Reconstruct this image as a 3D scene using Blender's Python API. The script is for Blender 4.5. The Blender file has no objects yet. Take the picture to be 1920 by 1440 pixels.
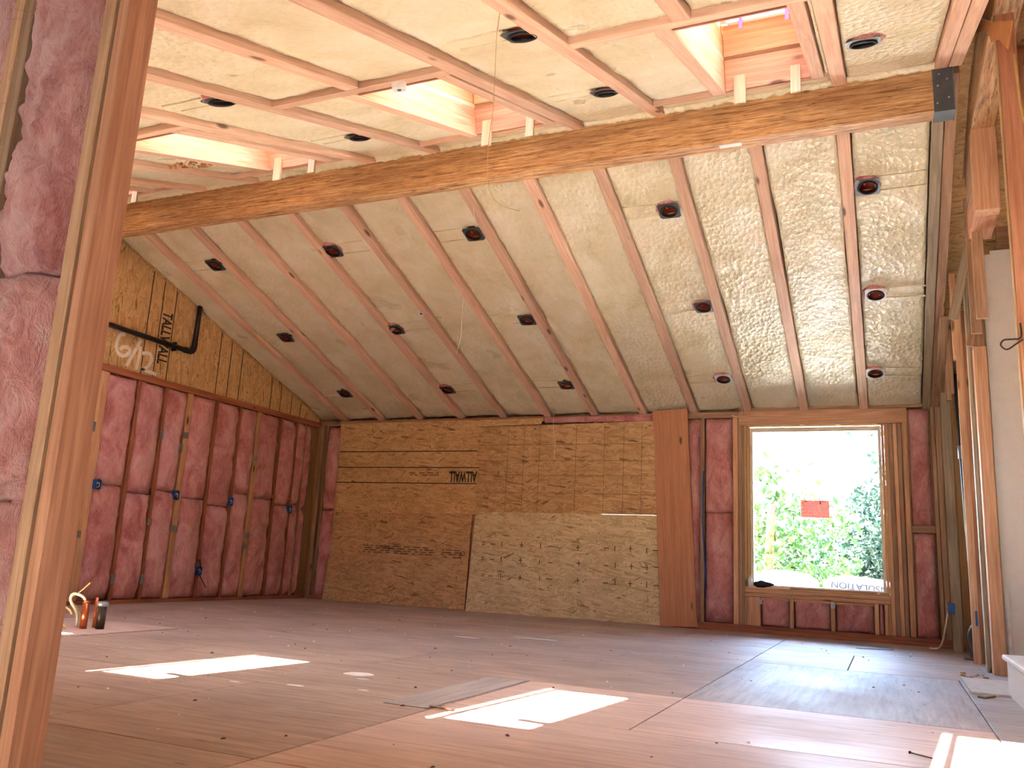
import bpy, bmesh, math, random
from mathutils import Vector, Matrix, noise

scene = bpy.context.scene
COL = scene.collection
V = Vector

# ------------------------------------------------------------------ camera
cam_d = bpy.data.cameras.new('camera')
cam = bpy.data.objects.new('camera', cam_d)
COL.objects.link(cam)
RX, RD, RF = V((0.915911, 0.398346, 0.049272)), V((-0.037273, 0.206636, -0.977708)), V((-0.399647, 0.893657, 0.204108))
cam.matrix_world = Matrix(((RX.x, -RD.x, -RF.x, 0.0), (RX.y, -RD.y, -RF.y, 0.0), (RX.z, -RD.z, -RF.z, 0.635), (0, 0, 0, 1)))
cam_d.sensor_fit = 'HORIZONTAL'
cam_d.sensor_width = 36.0
cam_d.lens = 36.0 * 1586.3 / 1920.0
cam_d.clip_start = 0.05
cam_d.clip_end = 300
scene.camera = cam

# ------------------------------------------------------------------ sky, sun, exposure
SUN_DIR = V((0.262, -0.150, -1.0)).normalized()
world = bpy.data.worlds.new('world')
scene.world = world
world.use_nodes = True
wn = world.node_tree
wn.nodes.clear()
sky = wn.nodes.new('ShaderNodeTexSky')
sky.sky_type = 'NISHITA'
sky.sun_disc = False
sky.sun_elevation = math.asin(-SUN_DIR.z)
sky.sun_rotation = math.atan2(-SUN_DIR.x, -SUN_DIR.y)
bg = wn.nodes.new('ShaderNodeBackground')
bg.inputs['Strength'].default_value = 0.85
wo = wn.nodes.new('ShaderNodeOutputWorld')
wn.links.new(sky.outputs[0], bg.inputs[0])
wn.links.new(bg.outputs[0], wo.inputs[0])

sun_d = bpy.data.lights.new('sun', 'SUN')
sun_d.energy = 36.0
sun_d.angle = math.radians(0.6)
sun_d.color = (1.0, 0.985, 0.97)
sun = bpy.data.objects.new('sun', sun_d)
sun.rotation_euler = SUN_DIR.to_track_quat('-Z', 'Y').to_euler()
sun.location = (0, 0, 20)
COL.objects.link(sun)

vs = scene.view_settings
scene.display_settings.display_device = 'sRGB'
vs.view_transform = 'Standard'
vs.look = 'None'
vs.gamma = 1.0
vs.use_curve_mapping = False
vs.exposure = 3.3
try:
    scene.cycles.max_bounces = 8
    scene.cycles.diffuse_bounces = 4
    scene.cycles.glossy_bounces = 2
    scene.cycles.transmission_bounces = 3
    scene.cycles.caustics_reflective = False
    scene.cycles.caustics_refractive = False
    scene.cycles.transparent_max_bounces = 24
    scene.cycles.sample_clamp_indirect = 12.0
except Exception:
    pass

# ------------------------------------------------------------------ dimensions of the room
D = 9.751        # inner face of the far wall (Y)
XL = -7.289      # inner face of the left wall studs
PITCH = 0.348
YBF, YBB = 5.50, 5.636   # ridge beam faces
ZEAVE = 2.427
ZN = 3.84        # near slope height at the beam
NL = math.sqrt(1 + PITCH * PITCH)
RAF = [-6.903 + 0.611 * i for i in range(15)]
CY = 1.40        # near wall centre


def zfar(y):
    return ZEAVE + PITCH * (D - y)


def znear(y):
    return ZN + PITCH * (y - YBF)


NF = V((0, PITCH, 1)) / NL
NN = V((0, -PITCH, 1)) / NL


def pf(x, y, o=0.0):
    return V((x, y, zfar(y))) + NF * o


def pn(x, y, o=0.0):
    return V((x, y, znear(y))) + NN * o


# ------------------------------------------------------------------ node material helpers
class NT:
    def __init__(self, name):
        self.m = bpy.data.materials.new(name)
        self.m.use_nodes = True
        self.t = self.m.node_tree
        self.t.nodes.clear()
        self.out = self.n('ShaderNodeOutputMaterial')
        self.b = self.n('ShaderNodeBsdfPrincipled')
        self.l(self.b.outputs[0], self.out.inputs[0])
        self._c = None

    def n(self, kind, **kw):
        nd = self.t.nodes.new(kind)
        for k, v in kw.items():
            setattr(nd, k, v)
        return nd

    def l(self, a, b):
        self.t.links.new(a, b)

    def put(self, nd, key, val):
        if hasattr(val, 'is_linked') or hasattr(val, 'links'):
            self.l(val, nd.inputs[key])
        else:
            nd.inputs[key].default_value = val

    def coord(self, random_offset=True, uses='Object'):
        tc = self.n('ShaderNodeTexCoord')
        if not random_offset:
            return tc.outputs[uses]
        oi = self.n('ShaderNodeObjectInfo')
        mu = self.n('ShaderNodeMath', operation='MULTIPLY')
        self.l(oi.outputs['Random'], mu.inputs[0])
        mu.inputs[1].default_value = 61.7
        cb = self.n('ShaderNodeCombineXYZ')
        for i in range(3):
            self.l(mu.outputs[0], cb.inputs[i])
        va = self.n('ShaderNodeVectorMath', operation='ADD')
        self.l(tc.outputs[uses], va.inputs[0])
        self.l(cb.outputs[0], va.inputs[1])
        return va.outputs[0]

    def map(self, vec, scale=(1, 1, 1), rot=(0, 0, 0), loc=(0, 0, 0)):
        mp = self.n('ShaderNodeMapping')
        self.l(vec, mp.inputs['Vector'])
        mp.inputs['Scale'].default_value = scale
        mp.inputs['Rotation'].default_value = rot
        mp.inputs['Location'].default_value = loc
        return mp.outputs[0]

    def noise(self, vec, scale=5, detail=4, rough=0.55, dist=0.0, col=False):
        nd = self.n('ShaderNodeTexNoise')
        self.l(vec, nd.inputs['Vector'])
        nd.inputs['Scale'].default_value = scale
        nd.inputs['Detail'].default_value = detail
        nd.inputs['Roughness'].default_value = rough
        nd.inputs['Distortion'].default_value = dist
        return nd.outputs['Color'] if col else nd.outputs['Fac']

    def voro(self, vec, scale=5, out='Distance', feature='F1', rnd=1.0):
        nd = self.n('ShaderNodeTexVoronoi', feature=feature)
        self.l(vec, nd.inputs['Vector'])
        nd.inputs['Scale'].default_value = scale
        nd.inputs['Randomness'].default_value = rnd
        return nd.outputs[out]

    def ramp(self, fac, stops, interp='LINEAR'):
        r = self.n('ShaderNodeValToRGB')
        r.color_ramp.interpolation = interp
        el = r.color_ramp.elements
        while len(el) < len(stops):
            el.new(0.5)
        for e, (p, c) in zip(el, stops):
            e.position = p
            if isinstance(c, (int, float)):
                c = (c, c, c)
            e.color = (c[0], c[1], c[2], 1)
        self.l(fac, r.inputs[0])
        return r.outputs[0]

    def mix(self, fac, a, b, mode='MIX'):
        m = self.n('ShaderNodeMix', data_type='RGBA', blend_type=mode)
        for key, val in ((0, fac), (6, a), (7, b)):
            if isinstance(val, (int, float)):
                m.inputs[key].default_value = val
            elif isinstance(val, tuple):
                m.inputs[key].default_value = (val[0], val[1], val[2], 1)
            else:
                self.l(val, m.inputs[key])
        return m.outputs[2]

    def math(self, op, a, b=0.0):
        m = self.n('ShaderNodeMath', operation=op)
        for i, val in enumerate((a, b)):
            if isinstance(val, (int, float)):
                m.inputs[i].default_value = val
            else:
                self.l(val, m.inputs[i])
        return m.outputs[0]

    def tone(self, col, lo, hi):
        """small per-object brightness spread: boards come out of different trees"""
        oi = self.n('ShaderNodeObjectInfo')
        mr = self.n('ShaderNodeMapRange')
        self.l(oi.outputs['Random'], mr.inputs[0])
        mr.inputs[3].default_value = lo
        mr.inputs[4].default_value = hi
        hs = self.n('ShaderNodeHueSaturation')
        self.l(mr.outputs[0], hs.inputs['Value'])
        self.l(col, hs.inputs['Color'])
        return hs.outputs[0]

    def done(self, col=None, rough=0.6, height=None, bump=0.3, dist=0.01, spec=0.4, metal=0.0):
        if col is not None:
            self.put(self.b, 'Base Color', (col[0], col[1], col[2], 1) if isinstance(col, tuple) else col)
        self.put(self.b, 'Roughness', rough)
        self.b.inputs['Specular IOR Level'].default_value = spec
        self.b.inputs['Metallic'].default_value = metal
        if height is not None:
            bp = self.n('ShaderNodeBump')
            bp.inputs['Strength'].default_value = bump
            bp.inputs['Distance'].default_value = dist
            self.l(height, bp.inputs['Height'])
            self.l(bp.outputs[0], self.b.inputs['Normal'])
        return self.m


def lin(r, g, b):
    f = lambda c: ((c / 255.0) / 12.92) if c / 255.0 <= 0.04045 else (((c / 255.0) + 0.055) / 1.055) ** 2.4
    return (f(r), f(g), f(b))


def wood(name, light, dark, lo=0.86, hi=1.12, rough=0.62, knots=True):
    t = NT(name)
    v = t.coord()
    g1 = t.noise(t.map(v, (0.7, 16, 16)), 2.2, 3, 0.5, 1.2)
    g2 = t.noise(t.map(v, (2.0, 90, 90)), 3.0, 2, 0.6)
    f = t.math('ADD', t.math('MULTIPLY', g1, 0.75), t.math('MULTIPLY', g2, 0.25))
    mid = tuple((a + b) / 2 for a, b in zip(light, dark))
    c = t.ramp(f, [(0.34, dark), (0.5, mid), (0.62, light)])
    if knots:
        k = t.voro(t.map(v, (1.7, 5.5, 5.5)), 1.0)
        kd = tuple(x * 0.32 for x in dark)
        c = t.mix(t.ramp(k, [(0.06, 1.0), (0.12, 0.0)]), c, kd)
    st = t.noise(t.map(v, (1.2, 3, 3)), 1.3, 4, 0.6)
    c = t.mix(t.ramp(st, [(0.55, 0.0), (0.8, 0.35)]), c, tuple(x * 0.62 for x in dark))
    c = t.tone(c, lo, hi)
    return t.done(c, rough, f, 0.22, 0.004, 0.3)


def osb(name, light, mid, dark, lo=0.95, hi=1.05):
    t = NT(name)
    v = t.coord()
    v2 = t.map(v, (1, 1, 0.02))
    layers = []
    for ang, sx, sy in ((1.5, 13, 58), (0.85, 12, 56), (-0.5, 11, 60), (0.12, 9, 52)):
        vv = t.map(t.map(v2, (1, 1, 1), (0, 0, ang)), (sx, sy, 1))
        nz = t.noise(v2, 9, 2, 0.5, 0, True)
        ad = t.n('ShaderNodeVectorMath', operation='MULTIPLY_ADD')
        t.l(nz, ad.inputs[0])
        ad.inputs[1].default_value = (1.1, 1.1, 0)
        t.l(vv, ad.inputs[2])
        cc = t.voro(ad.outputs[0], 1.0, 'Color')
        sp = t.n('ShaderNodeSeparateColor')
        t.l(cc, sp.inputs[0])
        layers.append((sp.outputs[0], sp.outputs[1]))
    val = layers[0][0]
    for (a, sel) in layers[1:]:
        m = t.n('ShaderNodeMix', data_type='FLOAT')
        t.l(t.ramp(sel, [(0.5, 0.0), (0.52, 1.0)]), m.inputs[0])
        t.l(val, m.inputs[2])
        t.l(a, m.inputs[3])
        val = m.outputs[0]
    c = t.ramp(val, [(0.0, dark), (0.035, tuple(x * 0.8 for x in mid)), (0.22, mid), (0.75, light), (1.0, tuple(min(1, x * 1.12) for x in light))])
    big = t.noise(v2, 1.6, 3)
    c = t.mix(t.ramp(big, [(0.35, 0.0), (0.75, 0.3)]), c, tuple(x * 0.75 for x in mid))
    c = t.tone(c, lo, hi)
    return t.done(c, 0.7, val, 0.25, 0.003, 0.25)


def plain(name, col, rough=0.5, metal=0.0, spec=0.4, var=0.12):
    t = NT(name)
    v = t.coord()
    nz = t.noise(v, 14, 3)
    c = t.mix(t.ramp(nz, [(0.3, 0.0), (0.7, 1.0)]), tuple(x * (1 - var) for x in col), tuple(min(1, x * (1 + var)) for x in col))
    return t.done(c, rough, nz, 0.05, 0.002, spec, metal)


M = {}
M['fir'] = wood('fir_lumber', lin(220, 174, 136), lin(188, 138, 102))
M['fir_red'] = wood('red_fir_lumber', lin(206, 150, 116), lin(170, 114, 84))
M['fir_dark'] = wood('weathered_lumber', lin(176, 142, 112), lin(140, 106, 80))
M['fir_grey'] = wood('old_grey_lumber', lin(172, 156, 130), lin(136, 122, 100))
M['stud_shaded'] = wood('shaded_red_stud', lin(172, 110, 82), lin(140, 82, 60))  # red lumber darkened: shade between the batts is put into its colour
M['pine'] = wood('pale_pine', lin(198, 170, 126), lin(174, 142, 100))
M['rafter'] = wood('rafter_fir', lin(232, 198, 170), lin(208, 166, 138))
M['plank'] = wood('red_plank', lin(200, 142, 104), lin(176, 118, 84), 1.0, 1.0)
M['osb'] = osb('osb_tan', lin(216, 180, 130), lin(198, 158, 108), lin(130, 96, 60))
M['osb_yellow'] = osb('osb_yellow', lin(222, 200, 158), lin(204, 178, 132), lin(136, 112, 76))
M['osb_red'] = osb('osb_brown', lin(208, 168, 122), lin(186, 146, 100), lin(116, 84, 54))
M['ink'] = plain('black_ink', lin(48, 42, 34), 0.7)
M['ink_soft'] = plain('faded_ink', lin(92, 68, 44), 0.8)
M['paint_white'] = plain('white_spray_paint', lin(228, 222, 212), 0.6)
M['white'] = plain('white_plastic', lin(236, 236, 234), 0.4)
M['drywall'] = plain('primed_drywall', lin(226, 220, 210), 0.75, var=0.03)
M['abs'] = plain('black_abs_pipe', lin(30, 30, 32), 0.35)
M['black'] = plain('black_metal', lin(26, 26, 28), 0.45)
M['steel'] = plain('galvanised_steel', lin(150, 154, 158), 0.42, 0.85)
M['steel_dark'] = plain('dark_steel', lin(92, 100, 104), 0.5, 0.5)
M['can_red'] = plain('copper_lining', lin(150, 70, 48), 0.4, 0.3)
M['orange'] = plain('orange_tag', lin(226, 86, 40), 0.5)
M['blue'] = plain('blue_plastic_box', lin(24, 84, 156), 0.4)
M['copper'] = plain('copper_pipe', lin(196, 112, 76), 0.3, 0.9)
M['iron'] = plain('dark_iron_pipe', lin(70, 62, 54), 0.45, 0.6)
M['wire_white'] = plain('white_cable', lin(222, 214, 190), 0.5)
M['wire_yellow'] = plain('yellow_cable', lin(206, 176, 110), 0.5)
M['wire_dark'] = plain('dark_cable', lin(50, 42, 36), 0.6)
M['pinktape'] = plain('pink_tape', lin(232, 60, 110), 0.5)
M['kraft'] = plain('kraft_paper', lin(176, 118, 60), 0.8)
M['foam_edge'] = plain('foam_groove', lin(150, 134, 100), 0.8)
M['bag'] = plain('white_bag', lin(150, 158, 182), 0.45, var=0.04)
M['bag_ink'] = plain('blue_bag_print', lin(16, 42, 78), 0.6)
M['frame'] = plain('vinyl_window_frame', lin(232, 222, 198), 0.45)
M['jamb'] = wood('jamb_pine', lin(224, 176, 112), lin(198, 146, 84), 0.95, 1.05)
M['concrete'] = plain('pale_concrete', lin(196, 188, 174), 0.9)
M['trunk'] = plain('brown_bark', lin(110, 78, 54), 0.9)
M['fence'] = wood('fence_cedar', lin(190, 150, 124), lin(150, 110, 88))


def mk_foam():
    t = NT('spray_foam')
    v = t.coord()
    a = t.noise(t.map(v, (1, 0.8, 1)), 3.2, 3, 0.5, 0.6)
    b = t.noise(v, 34, 3, 0.6, 0.8)
    d = t.voro(t.map(v, (1, 0.7, 1)), 26, 'Distance', 'F1')
    c = t.ramp(a, [(0.25, lin(214, 204, 166)), (0.5, lin(229, 221, 188)), (0.75, lin(239, 233, 210))])
    h = t.math('ADD', t.math('MULTIPLY', a, 0.7), t.math('ADD', t.math('MULTIPLY', b, 0.30), t.math('MULTIPLY', d, 0.35)))
    rg = t.ramp(t.noise(v, 2.0, 3), [(0.3, 0.26), (0.7, 0.46)])
    return t.done(c, rg, h, 0.95, 0.03, 0.5)


M['foam'] = mk_foam()


def mk_fibre(name, light, mid, deep, scale=1.0):
    t = NT(name)
    v = t.coord()
    a = t.noise(t.map(v, (1.0, 1.0, 0.55)), 4.2 * scale, 3, 0.6, 1.0)
    b = t.noise(t.map(v, (1.0, 1.0, 0.5)), 15 * scale, 4, 0.68, 2.4)
    f = t.noise(t.map(v, (30, 30, 9)), 3.0 * scale, 4, 0.7, 1.8)
    mixv = t.math('ADD', t.math('MULTIPLY', a, 0.6), t.math('ADD', t.math('MULTIPLY', b, 0.3), t.math('MULTIPLY', f, 0.1)))
    c = t.ramp(mixv, [(0.36, deep), (0.5, mid), (0.64, light)])
    c = t.tone(c, 0.9, 1.08)
    h = t.math('ADD', t.math('MULTIPLY', b, 0.7), t.math('MULTIPLY', f, 0.3))
    m = t.done(c, 0.95, h, 1.0, 0.028, 0.08)
    t.b.inputs['Sheen Weight'].default_value = 0.35
    t.b.inputs['Sheen Roughness'].default_value = 0.6
    t.b.inputs['Sheen Tint'].default_value = (1.0, 0.8, 0.8, 1)
    return m


M['pink'] = mk_fibre('pink_fibreglass', lin(236, 184, 180), lin(216, 144, 140), lin(176, 96, 94))
M['pink_near'] = mk_fibre('pink_fibreglass_close', lin(242, 194, 186), lin(224, 154, 146), lin(178, 94, 90), 1.2)


def mk_beam():
    t = NT('parallam_beam')
    v = t.coord(False)
    a = t.noise(t.map(v, (1.1, 14, 26)), 3.0, 5, 0.65, 0.7)
    b = t.noise(t.map(v, (3.2, 50, 90)), 3.0, 4, 0.7, 0.4)
    s = t.noise(t.map(v, (0.45, 3, 5)), 2.0, 3, 0.5, 0.3)
    f = t.math('ADD', t.math('MULTIPLY', a, 0.6), t.math('MULTIPLY', b, 0.4))
    c = t.ramp(f, [(0.36, lin(84, 58, 36)), (0.44, lin(168, 124, 82)), (0.53, lin(208, 166, 116)), (0.64, lin(236, 204, 156))])
    c = t.mix(t.ramp(s, [(0.45, 0.0), (0.7, 0.5)]), c, lin(142, 98, 64))
    fl = t.noise(t.map(v, (5.0, 40, 70)), 2.2, 2, 0.5, 0.3)
    c = t.mix(t.ramp(fl, [(0.64, 0.0), (0.70, 0.8)]), c, lin(66, 42, 26))
    return t.done(c, 0.6, f, 0.5, 0.006, 0.35)


M['psl'] = mk_beam()


def mk_floor(name, light, mid, dark, rough=(0.42, 0.65)):
    t = NT(name)
    v = t.coord()
    g = t.noise(t.map(v, (0.6, 7, 1)), 4.0, 5, 0.6, 0.6)
    s = t.noise(t.map(v, (0.7, 1.0, 1)), 1.4, 5, 0.6)
    p = t.voro(t.map(v, (1.0, 3.6, 0.0)), 2.6)
    c = t.ramp(g, [(0.28, dark), (0.5, mid), (0.72, light)])
    c = t.mix(t.ramp(s, [(0.38, 0.0), (0.72, 0.6)]), c, tuple(x * 0.66 for x in mid))
    c = t.mix(t.ramp(p, [(0.05, 0.55), (0.09, 0.0)]), c, tuple(x * 0.45 for x in dark))
    d = t.noise(v, 70, 3, 0.7)
    c = t.mix(t.ramp(d, [(0.66, 0.0), (0.74, 0.5)]), c, lin(214, 204, 194))
    c = t.tone(c, 0.95, 1.05)
    return t.done(c, t.ramp(s, [(0.3, rough[0]), (0.7, rough[1])]), g, 0.12, 0.003, 0.28)


M['floor_grey'] = mk_floor('worn_subfloor', lin(198, 174, 156), lin(176, 152, 134), lin(148, 124, 108))
M['floor_pink'] = mk_floor('pink_plywood', lin(224, 196, 180), lin(208, 178, 160), lin(180, 146, 130))
M['floor_pale'] = mk_floor('pale_plywood', lin(190, 180, 172), lin(172, 160, 152), lin(144, 132, 124))
M['subfloor'] = plain('dark_gap', lin(70, 54, 44), 0.9)


def mk_glass():
    t = NT('clear_glass')
    tr = t.n('ShaderNodeBsdfTransparent')
    gl = t.n('ShaderNodeBsdfGlossy')
    gl.inputs['Roughness'].default_value = 0.02
    fr = t.n('ShaderNodeFresnel')
    fr.inputs['IOR'].default_value = 1.45
    mx = t.n('ShaderNodeMixShader')
    tr.inputs[0].default_value = (0.95, 0.97, 0.97, 1)
    t.l(fr.outputs[0], mx.inputs[0])
    t.l(tr.outputs[0], mx.inputs[1])
    t.l(gl.outputs[0], mx.inputs[2])
    t.l(mx.outputs[0], t.out.inputs[0])
    return t.m


M['glass'] = mk_glass()


def mk_leaf(name, c1, c2):
    t = NT(name)
    v = t.coord()
    nz = t.noise(v, 3.0, 3)
    c = t.ramp(nz, [(0.3, c1), (0.7, c2)])
    m = t.done(c, 0.5, None, spec=0.4)
    tl = t.n('ShaderNodeBsdfTranslucent')
    t.l(c, tl.inputs[0])
    mx = t.n('ShaderNodeMixShader')
    mx.inputs[0].default_value = 0.35
    t.l(t.b.outputs[0], mx.inputs[1])
    t.l(tl.outputs[0], mx.inputs[2])
    t.l(mx.outputs[0], t.out.inputs[0])
    return m


M['leaf_light'] = mk_leaf('light_leaves', lin(26, 58, 16), lin(50, 84, 28))
M['leaf_dark'] = mk_leaf('dark_leaves', lin(12, 32, 24), lin(26, 52, 36))
M['sticker'] = mk_leaf('red_sticker', lin(228, 158, 148), lin(234, 168, 158))

# ------------------------------------------------------------------ object helpers
WORLD = {}
MESHES = {}


def link(o, parent=None, mat=None):
    """place o with world matrix mat under parent"""
    COL.objects.link(o)
    mat = mat if mat is not None else Matrix.Identity(4)
    WORLD[o.name] = mat.copy()
    if parent is not None:
        o.parent = parent
        o.matrix_local = WORLD[parent.name].inverted() @ mat
    else:
        o.matrix_world = mat
    return o


def tag(o, label=None, cat=None, group=None, kind=None):
    if label:
        o['label'] = label
    if cat:
        o['category'] = cat
    if group:
        o['group'] = group
    if kind:
        o['kind'] = kind
    return o


def empty(name, loc=(0, 0, 0), label=None, cat=None, group=None, kind=None, rot=None):
    o = bpy.data.objects.new(name, None)
    o.empty_display_size = 0.1
    m = Matrix.Translation(V(loc))
    if rot is not None:
        m = m @ rot
    link(o, None, m)
    return tag(o, label, cat, group, kind)


def mesh_from(name, verts, faces, mat, smooth=False):
    me = bpy.data.meshes.new(name)
    me.from_pydata([tuple(v) for v in verts], [], faces)
    me.materials.append(mat)
    if smooth:
        me.polygons.foreach_set('use_smooth', [True] * len(me.polygons))
    me.update()
    return me


def ob(name, me, parent=None, mat=None):
    return link(bpy.data.objects.new(name, me), parent, mat)


def box_mesh(sx, sy, sz, mat, bevel=0.0):
    key = (round(sx, 4), round(sy, 4), round(sz, 4), mat.name, bevel)
    if key in MESHES:
        return MESHES[key]
    bm = bmesh.new()
    bmesh.ops.create_cube(bm, size=1.0)
    bmesh.ops.scale(bm, vec=(sx, sy, sz), verts=bm.verts)
    if bevel > 0:
        bmesh.ops.bevel(bm, geom=bm.edges[:], offset=bevel, segments=1, affect='EDGES')
    me = bpy.data.meshes.new('board')
    bm.to_mesh(me)
    bm.free()
    me.materials.append(mat)
    MESHES[key] = me
    return me


def frame_matrix(origin, x, y, z):
    return Matrix(((x.x, y.x, z.x, origin.x), (x.y, y.y, z.y, origin.y), (x.z, y.z, z.z, origin.z), (0, 0, 0, 1)))


def board(name, p0, p1, w, t, mat, parent=None, up=V((0, 0, 1)), bevel=0.003):
    """timber with its grain from p0 to p1; t is measured along 'up', w across"""
    p0, p1 = V(p0), V(p1)
    x = (p1 - p0)
    ln = x.length
    x.normalize()
    up = V(up)
    z = (up - x * up.dot(x)).normalized()
    y = z.cross(x)
    return ob(name, box_mesh(ln, w, t, mat, bevel), parent, frame_matrix((p0 + p1) / 2, x, y, z))


def vboard(name, x0, x1, y0, y1, z0, z1, mat, parent=None, bevel=0.003):
    """upright timber filling the given box (grain vertical)"""
    return board(name, ((x0 + x1) / 2, (y0 + y1) / 2, z0), ((x0 + x1) / 2, (y0 + y1) / 2, z1), abs(x1 - x0), abs(y1 - y0), mat, parent, V((0, 1, 0)), bevel)


def xboard(name, x0, x1, y0, y1, z0, z1, mat, parent=None, bevel=0.003):
    return board(name, (x0, (y0 + y1) / 2, (z0 + z1) / 2), (x1, (y0 + y1) / 2, (z0 + z1) / 2), abs(y1 - y0), abs(z1 - z0), mat, parent, V((0, 0, 1)), bevel)


def yboard(name, x0, x1, y0, y1, z0, z1, mat, parent=None, bevel=0.003):
    return board(name, ((x0 + x1) / 2, y0, (z0 + z1) / 2), ((x0 + x1) / 2, y1, (z0 + z1) / 2), abs(x1 - x0), abs(z1 - z0), mat, parent, V((0, 0, 1)), bevel)


def boxes_mesh(name, boxes, mat):
    """several axis boxes in one mesh: (x0,x1,y0,y1,z0,z1)"""
    vs_, fs = [], []
    for (a, b, c, d, e, f) in boxes:
        o = len(vs_)
        vs_ += [(a, c, e), (b, c, e), (b, d, e), (a, d, e), (a, c, f), (b, c, f), (b, d, f), (a, d, f)]
        for q in ((3, 2, 1, 0), (4, 5, 6, 7), (0, 1, 5, 4), (1, 2, 6, 5), (2, 3, 7, 6), (3, 0, 4, 7)):
            fs.append(tuple(o + i for i in q))
    return mesh_from(name, vs_, fs, mat)


def tube_mesh(name, pts, r, mat, sides=8, closed_ends=True):
    pts = [V(p) for p in pts]
    vs_, fs = [], []
    n = len(pts)
    prev = None
    for i, p in enumerate(pts):
        d = (pts[min(i + 1, n - 1)] - pts[max(i - 1, 0)]).normalized()
        if prev is None:
            a = V((0, 0, 1)) if abs(d.z) < 0.9 else V((1, 0, 0))
            u = (a - d * a.dot(d)).normalized()
        else:
            u = (prev - d * prev.dot(d)).normalized()
        prev = u
        w = d.cross(u)
        rr = r[i] if isinstance(r, (list, tuple)) else r
        for k in range(sides):
            an = 2 * math.pi * k / sides
            vs_.append(p + u * math.cos(an) * rr + w * math.sin(an) * rr)
    for i in range(n - 1):
        for k in range(sides):
            fs.append((i * sides + k, i * sides + (k + 1) % sides, (i + 1) * sides + (k + 1) % sides, (i + 1) * sides + k))
    if closed_ends:
        fs.append(tuple(reversed(range(sides))))
        fs.append(tuple(range((n - 1) * sides, n * sides)))
    return mesh_from(name, vs_, fs, mat, True)


def smooth_path(pts, sub=4):
    pts = [V(p) for p in pts]
    out = []
    for i in range(len(pts) - 1):
        p0, p1, p2, p3 = pts[max(i - 1, 0)], pts[i], pts[i + 1], pts[min(i + 2, len(pts) - 1)]
        for k in range(sub):
            t = k / sub
            out.append(0.5 * ((2 * p1) + (p2 - p0) * t + (2 * p0 - 5 * p1 + 4 * p2 - p3) * t * t + (3 * p1 - p0 - 3 * p2 + p3) * t ** 3))
    out.append(pts[-1])
    return out


def wire(name, pts, r, mat, label, cat='wire', group=None, parent=None):
    base = V(pts[0])
    me = tube_mesh(name, [p - base for p in smooth_path(pts)], r, mat, 6)
    return tag(ob(name, me, parent, Matrix.Translation(base)), label, cat, group)


def lathe_mesh(name, prof, mat, seg=24):
    """profile (r,z) turned about z; open profile"""
    vs_, fs = [], []
    for (r, z) in prof:
        for k in range(seg):
            a = 2 * math.pi * k / seg
            vs_.append((r * math.cos(a), r * math.sin(a), z))
    for i in range(len(prof) - 1):
        for k in range(seg):
            fs.append((i * seg + k, i * seg + (k + 1) % seg, (i + 1) * seg + (k + 1) % seg, (i + 1) * seg + k))
    return mesh_from(name, vs_, fs, mat, True)


def prism(name, outline, y0, y1, axis, mat):
    """outline (a,b) extruded: axis 'x' -> outline is (Y,Z), axis 'y' -> (X,Z), axis 'z' -> (X,Y)"""
    def P(a, b, t):
        return {'x': (t, a, b), 'y': (a, t, b), 'z': (a, b, t)}[axis]
    n = len(outline)
    vs_ = [P(a, b, y0) for a, b in outline] + [P(a, b, y1) for a, b in outline]
    fs = [tuple(range(n)), tuple(range(2 * n - 1, n - 1, -1))] + [(i, i + n, (i + 1) % n + n, (i + 1) % n) for i in range(n)]
    me = mesh_from(name, vs_, fs, mat)
    bm = bmesh.new()
    bm.from_mesh(me)
    bmesh.ops.recalc_face_normals(bm, faces=bm.faces)
    bm.to_mesh(me)
    bm.free()
    return me


def text_mesh(txt, size, mat, extrude=0.0008, bold=0.0, width=None):
    cu = bpy.data.curves.new('lettering', 'FONT')
    cu.body = txt
    cu.size = size
    cu.extrude = extrude
    cu.offset = bold
    cu.align_x = 'CENTER'
    cu.align_y = 'CENTER'
    tmp = bpy.data.objects.new('lettering_tmp', cu)
    COL.objects.link(tmp)
    dg = bpy.context.evaluated_depsgraph_get()
    dg.update()
    me = bpy.data.meshes.new_from_object(tmp.evaluated_get(dg))
    bpy.data.objects.remove(tmp)
    bpy.data.curves.remove(cu)
    me.materials.clear()
    me.materials.append(mat)
    if width:
        xs = [v.co.x for v in me.vertices]
        k = width / max(1e-6, max(xs) - min(xs))
        for v in me.vertices:
            v.co.x *= k
    return me


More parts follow.
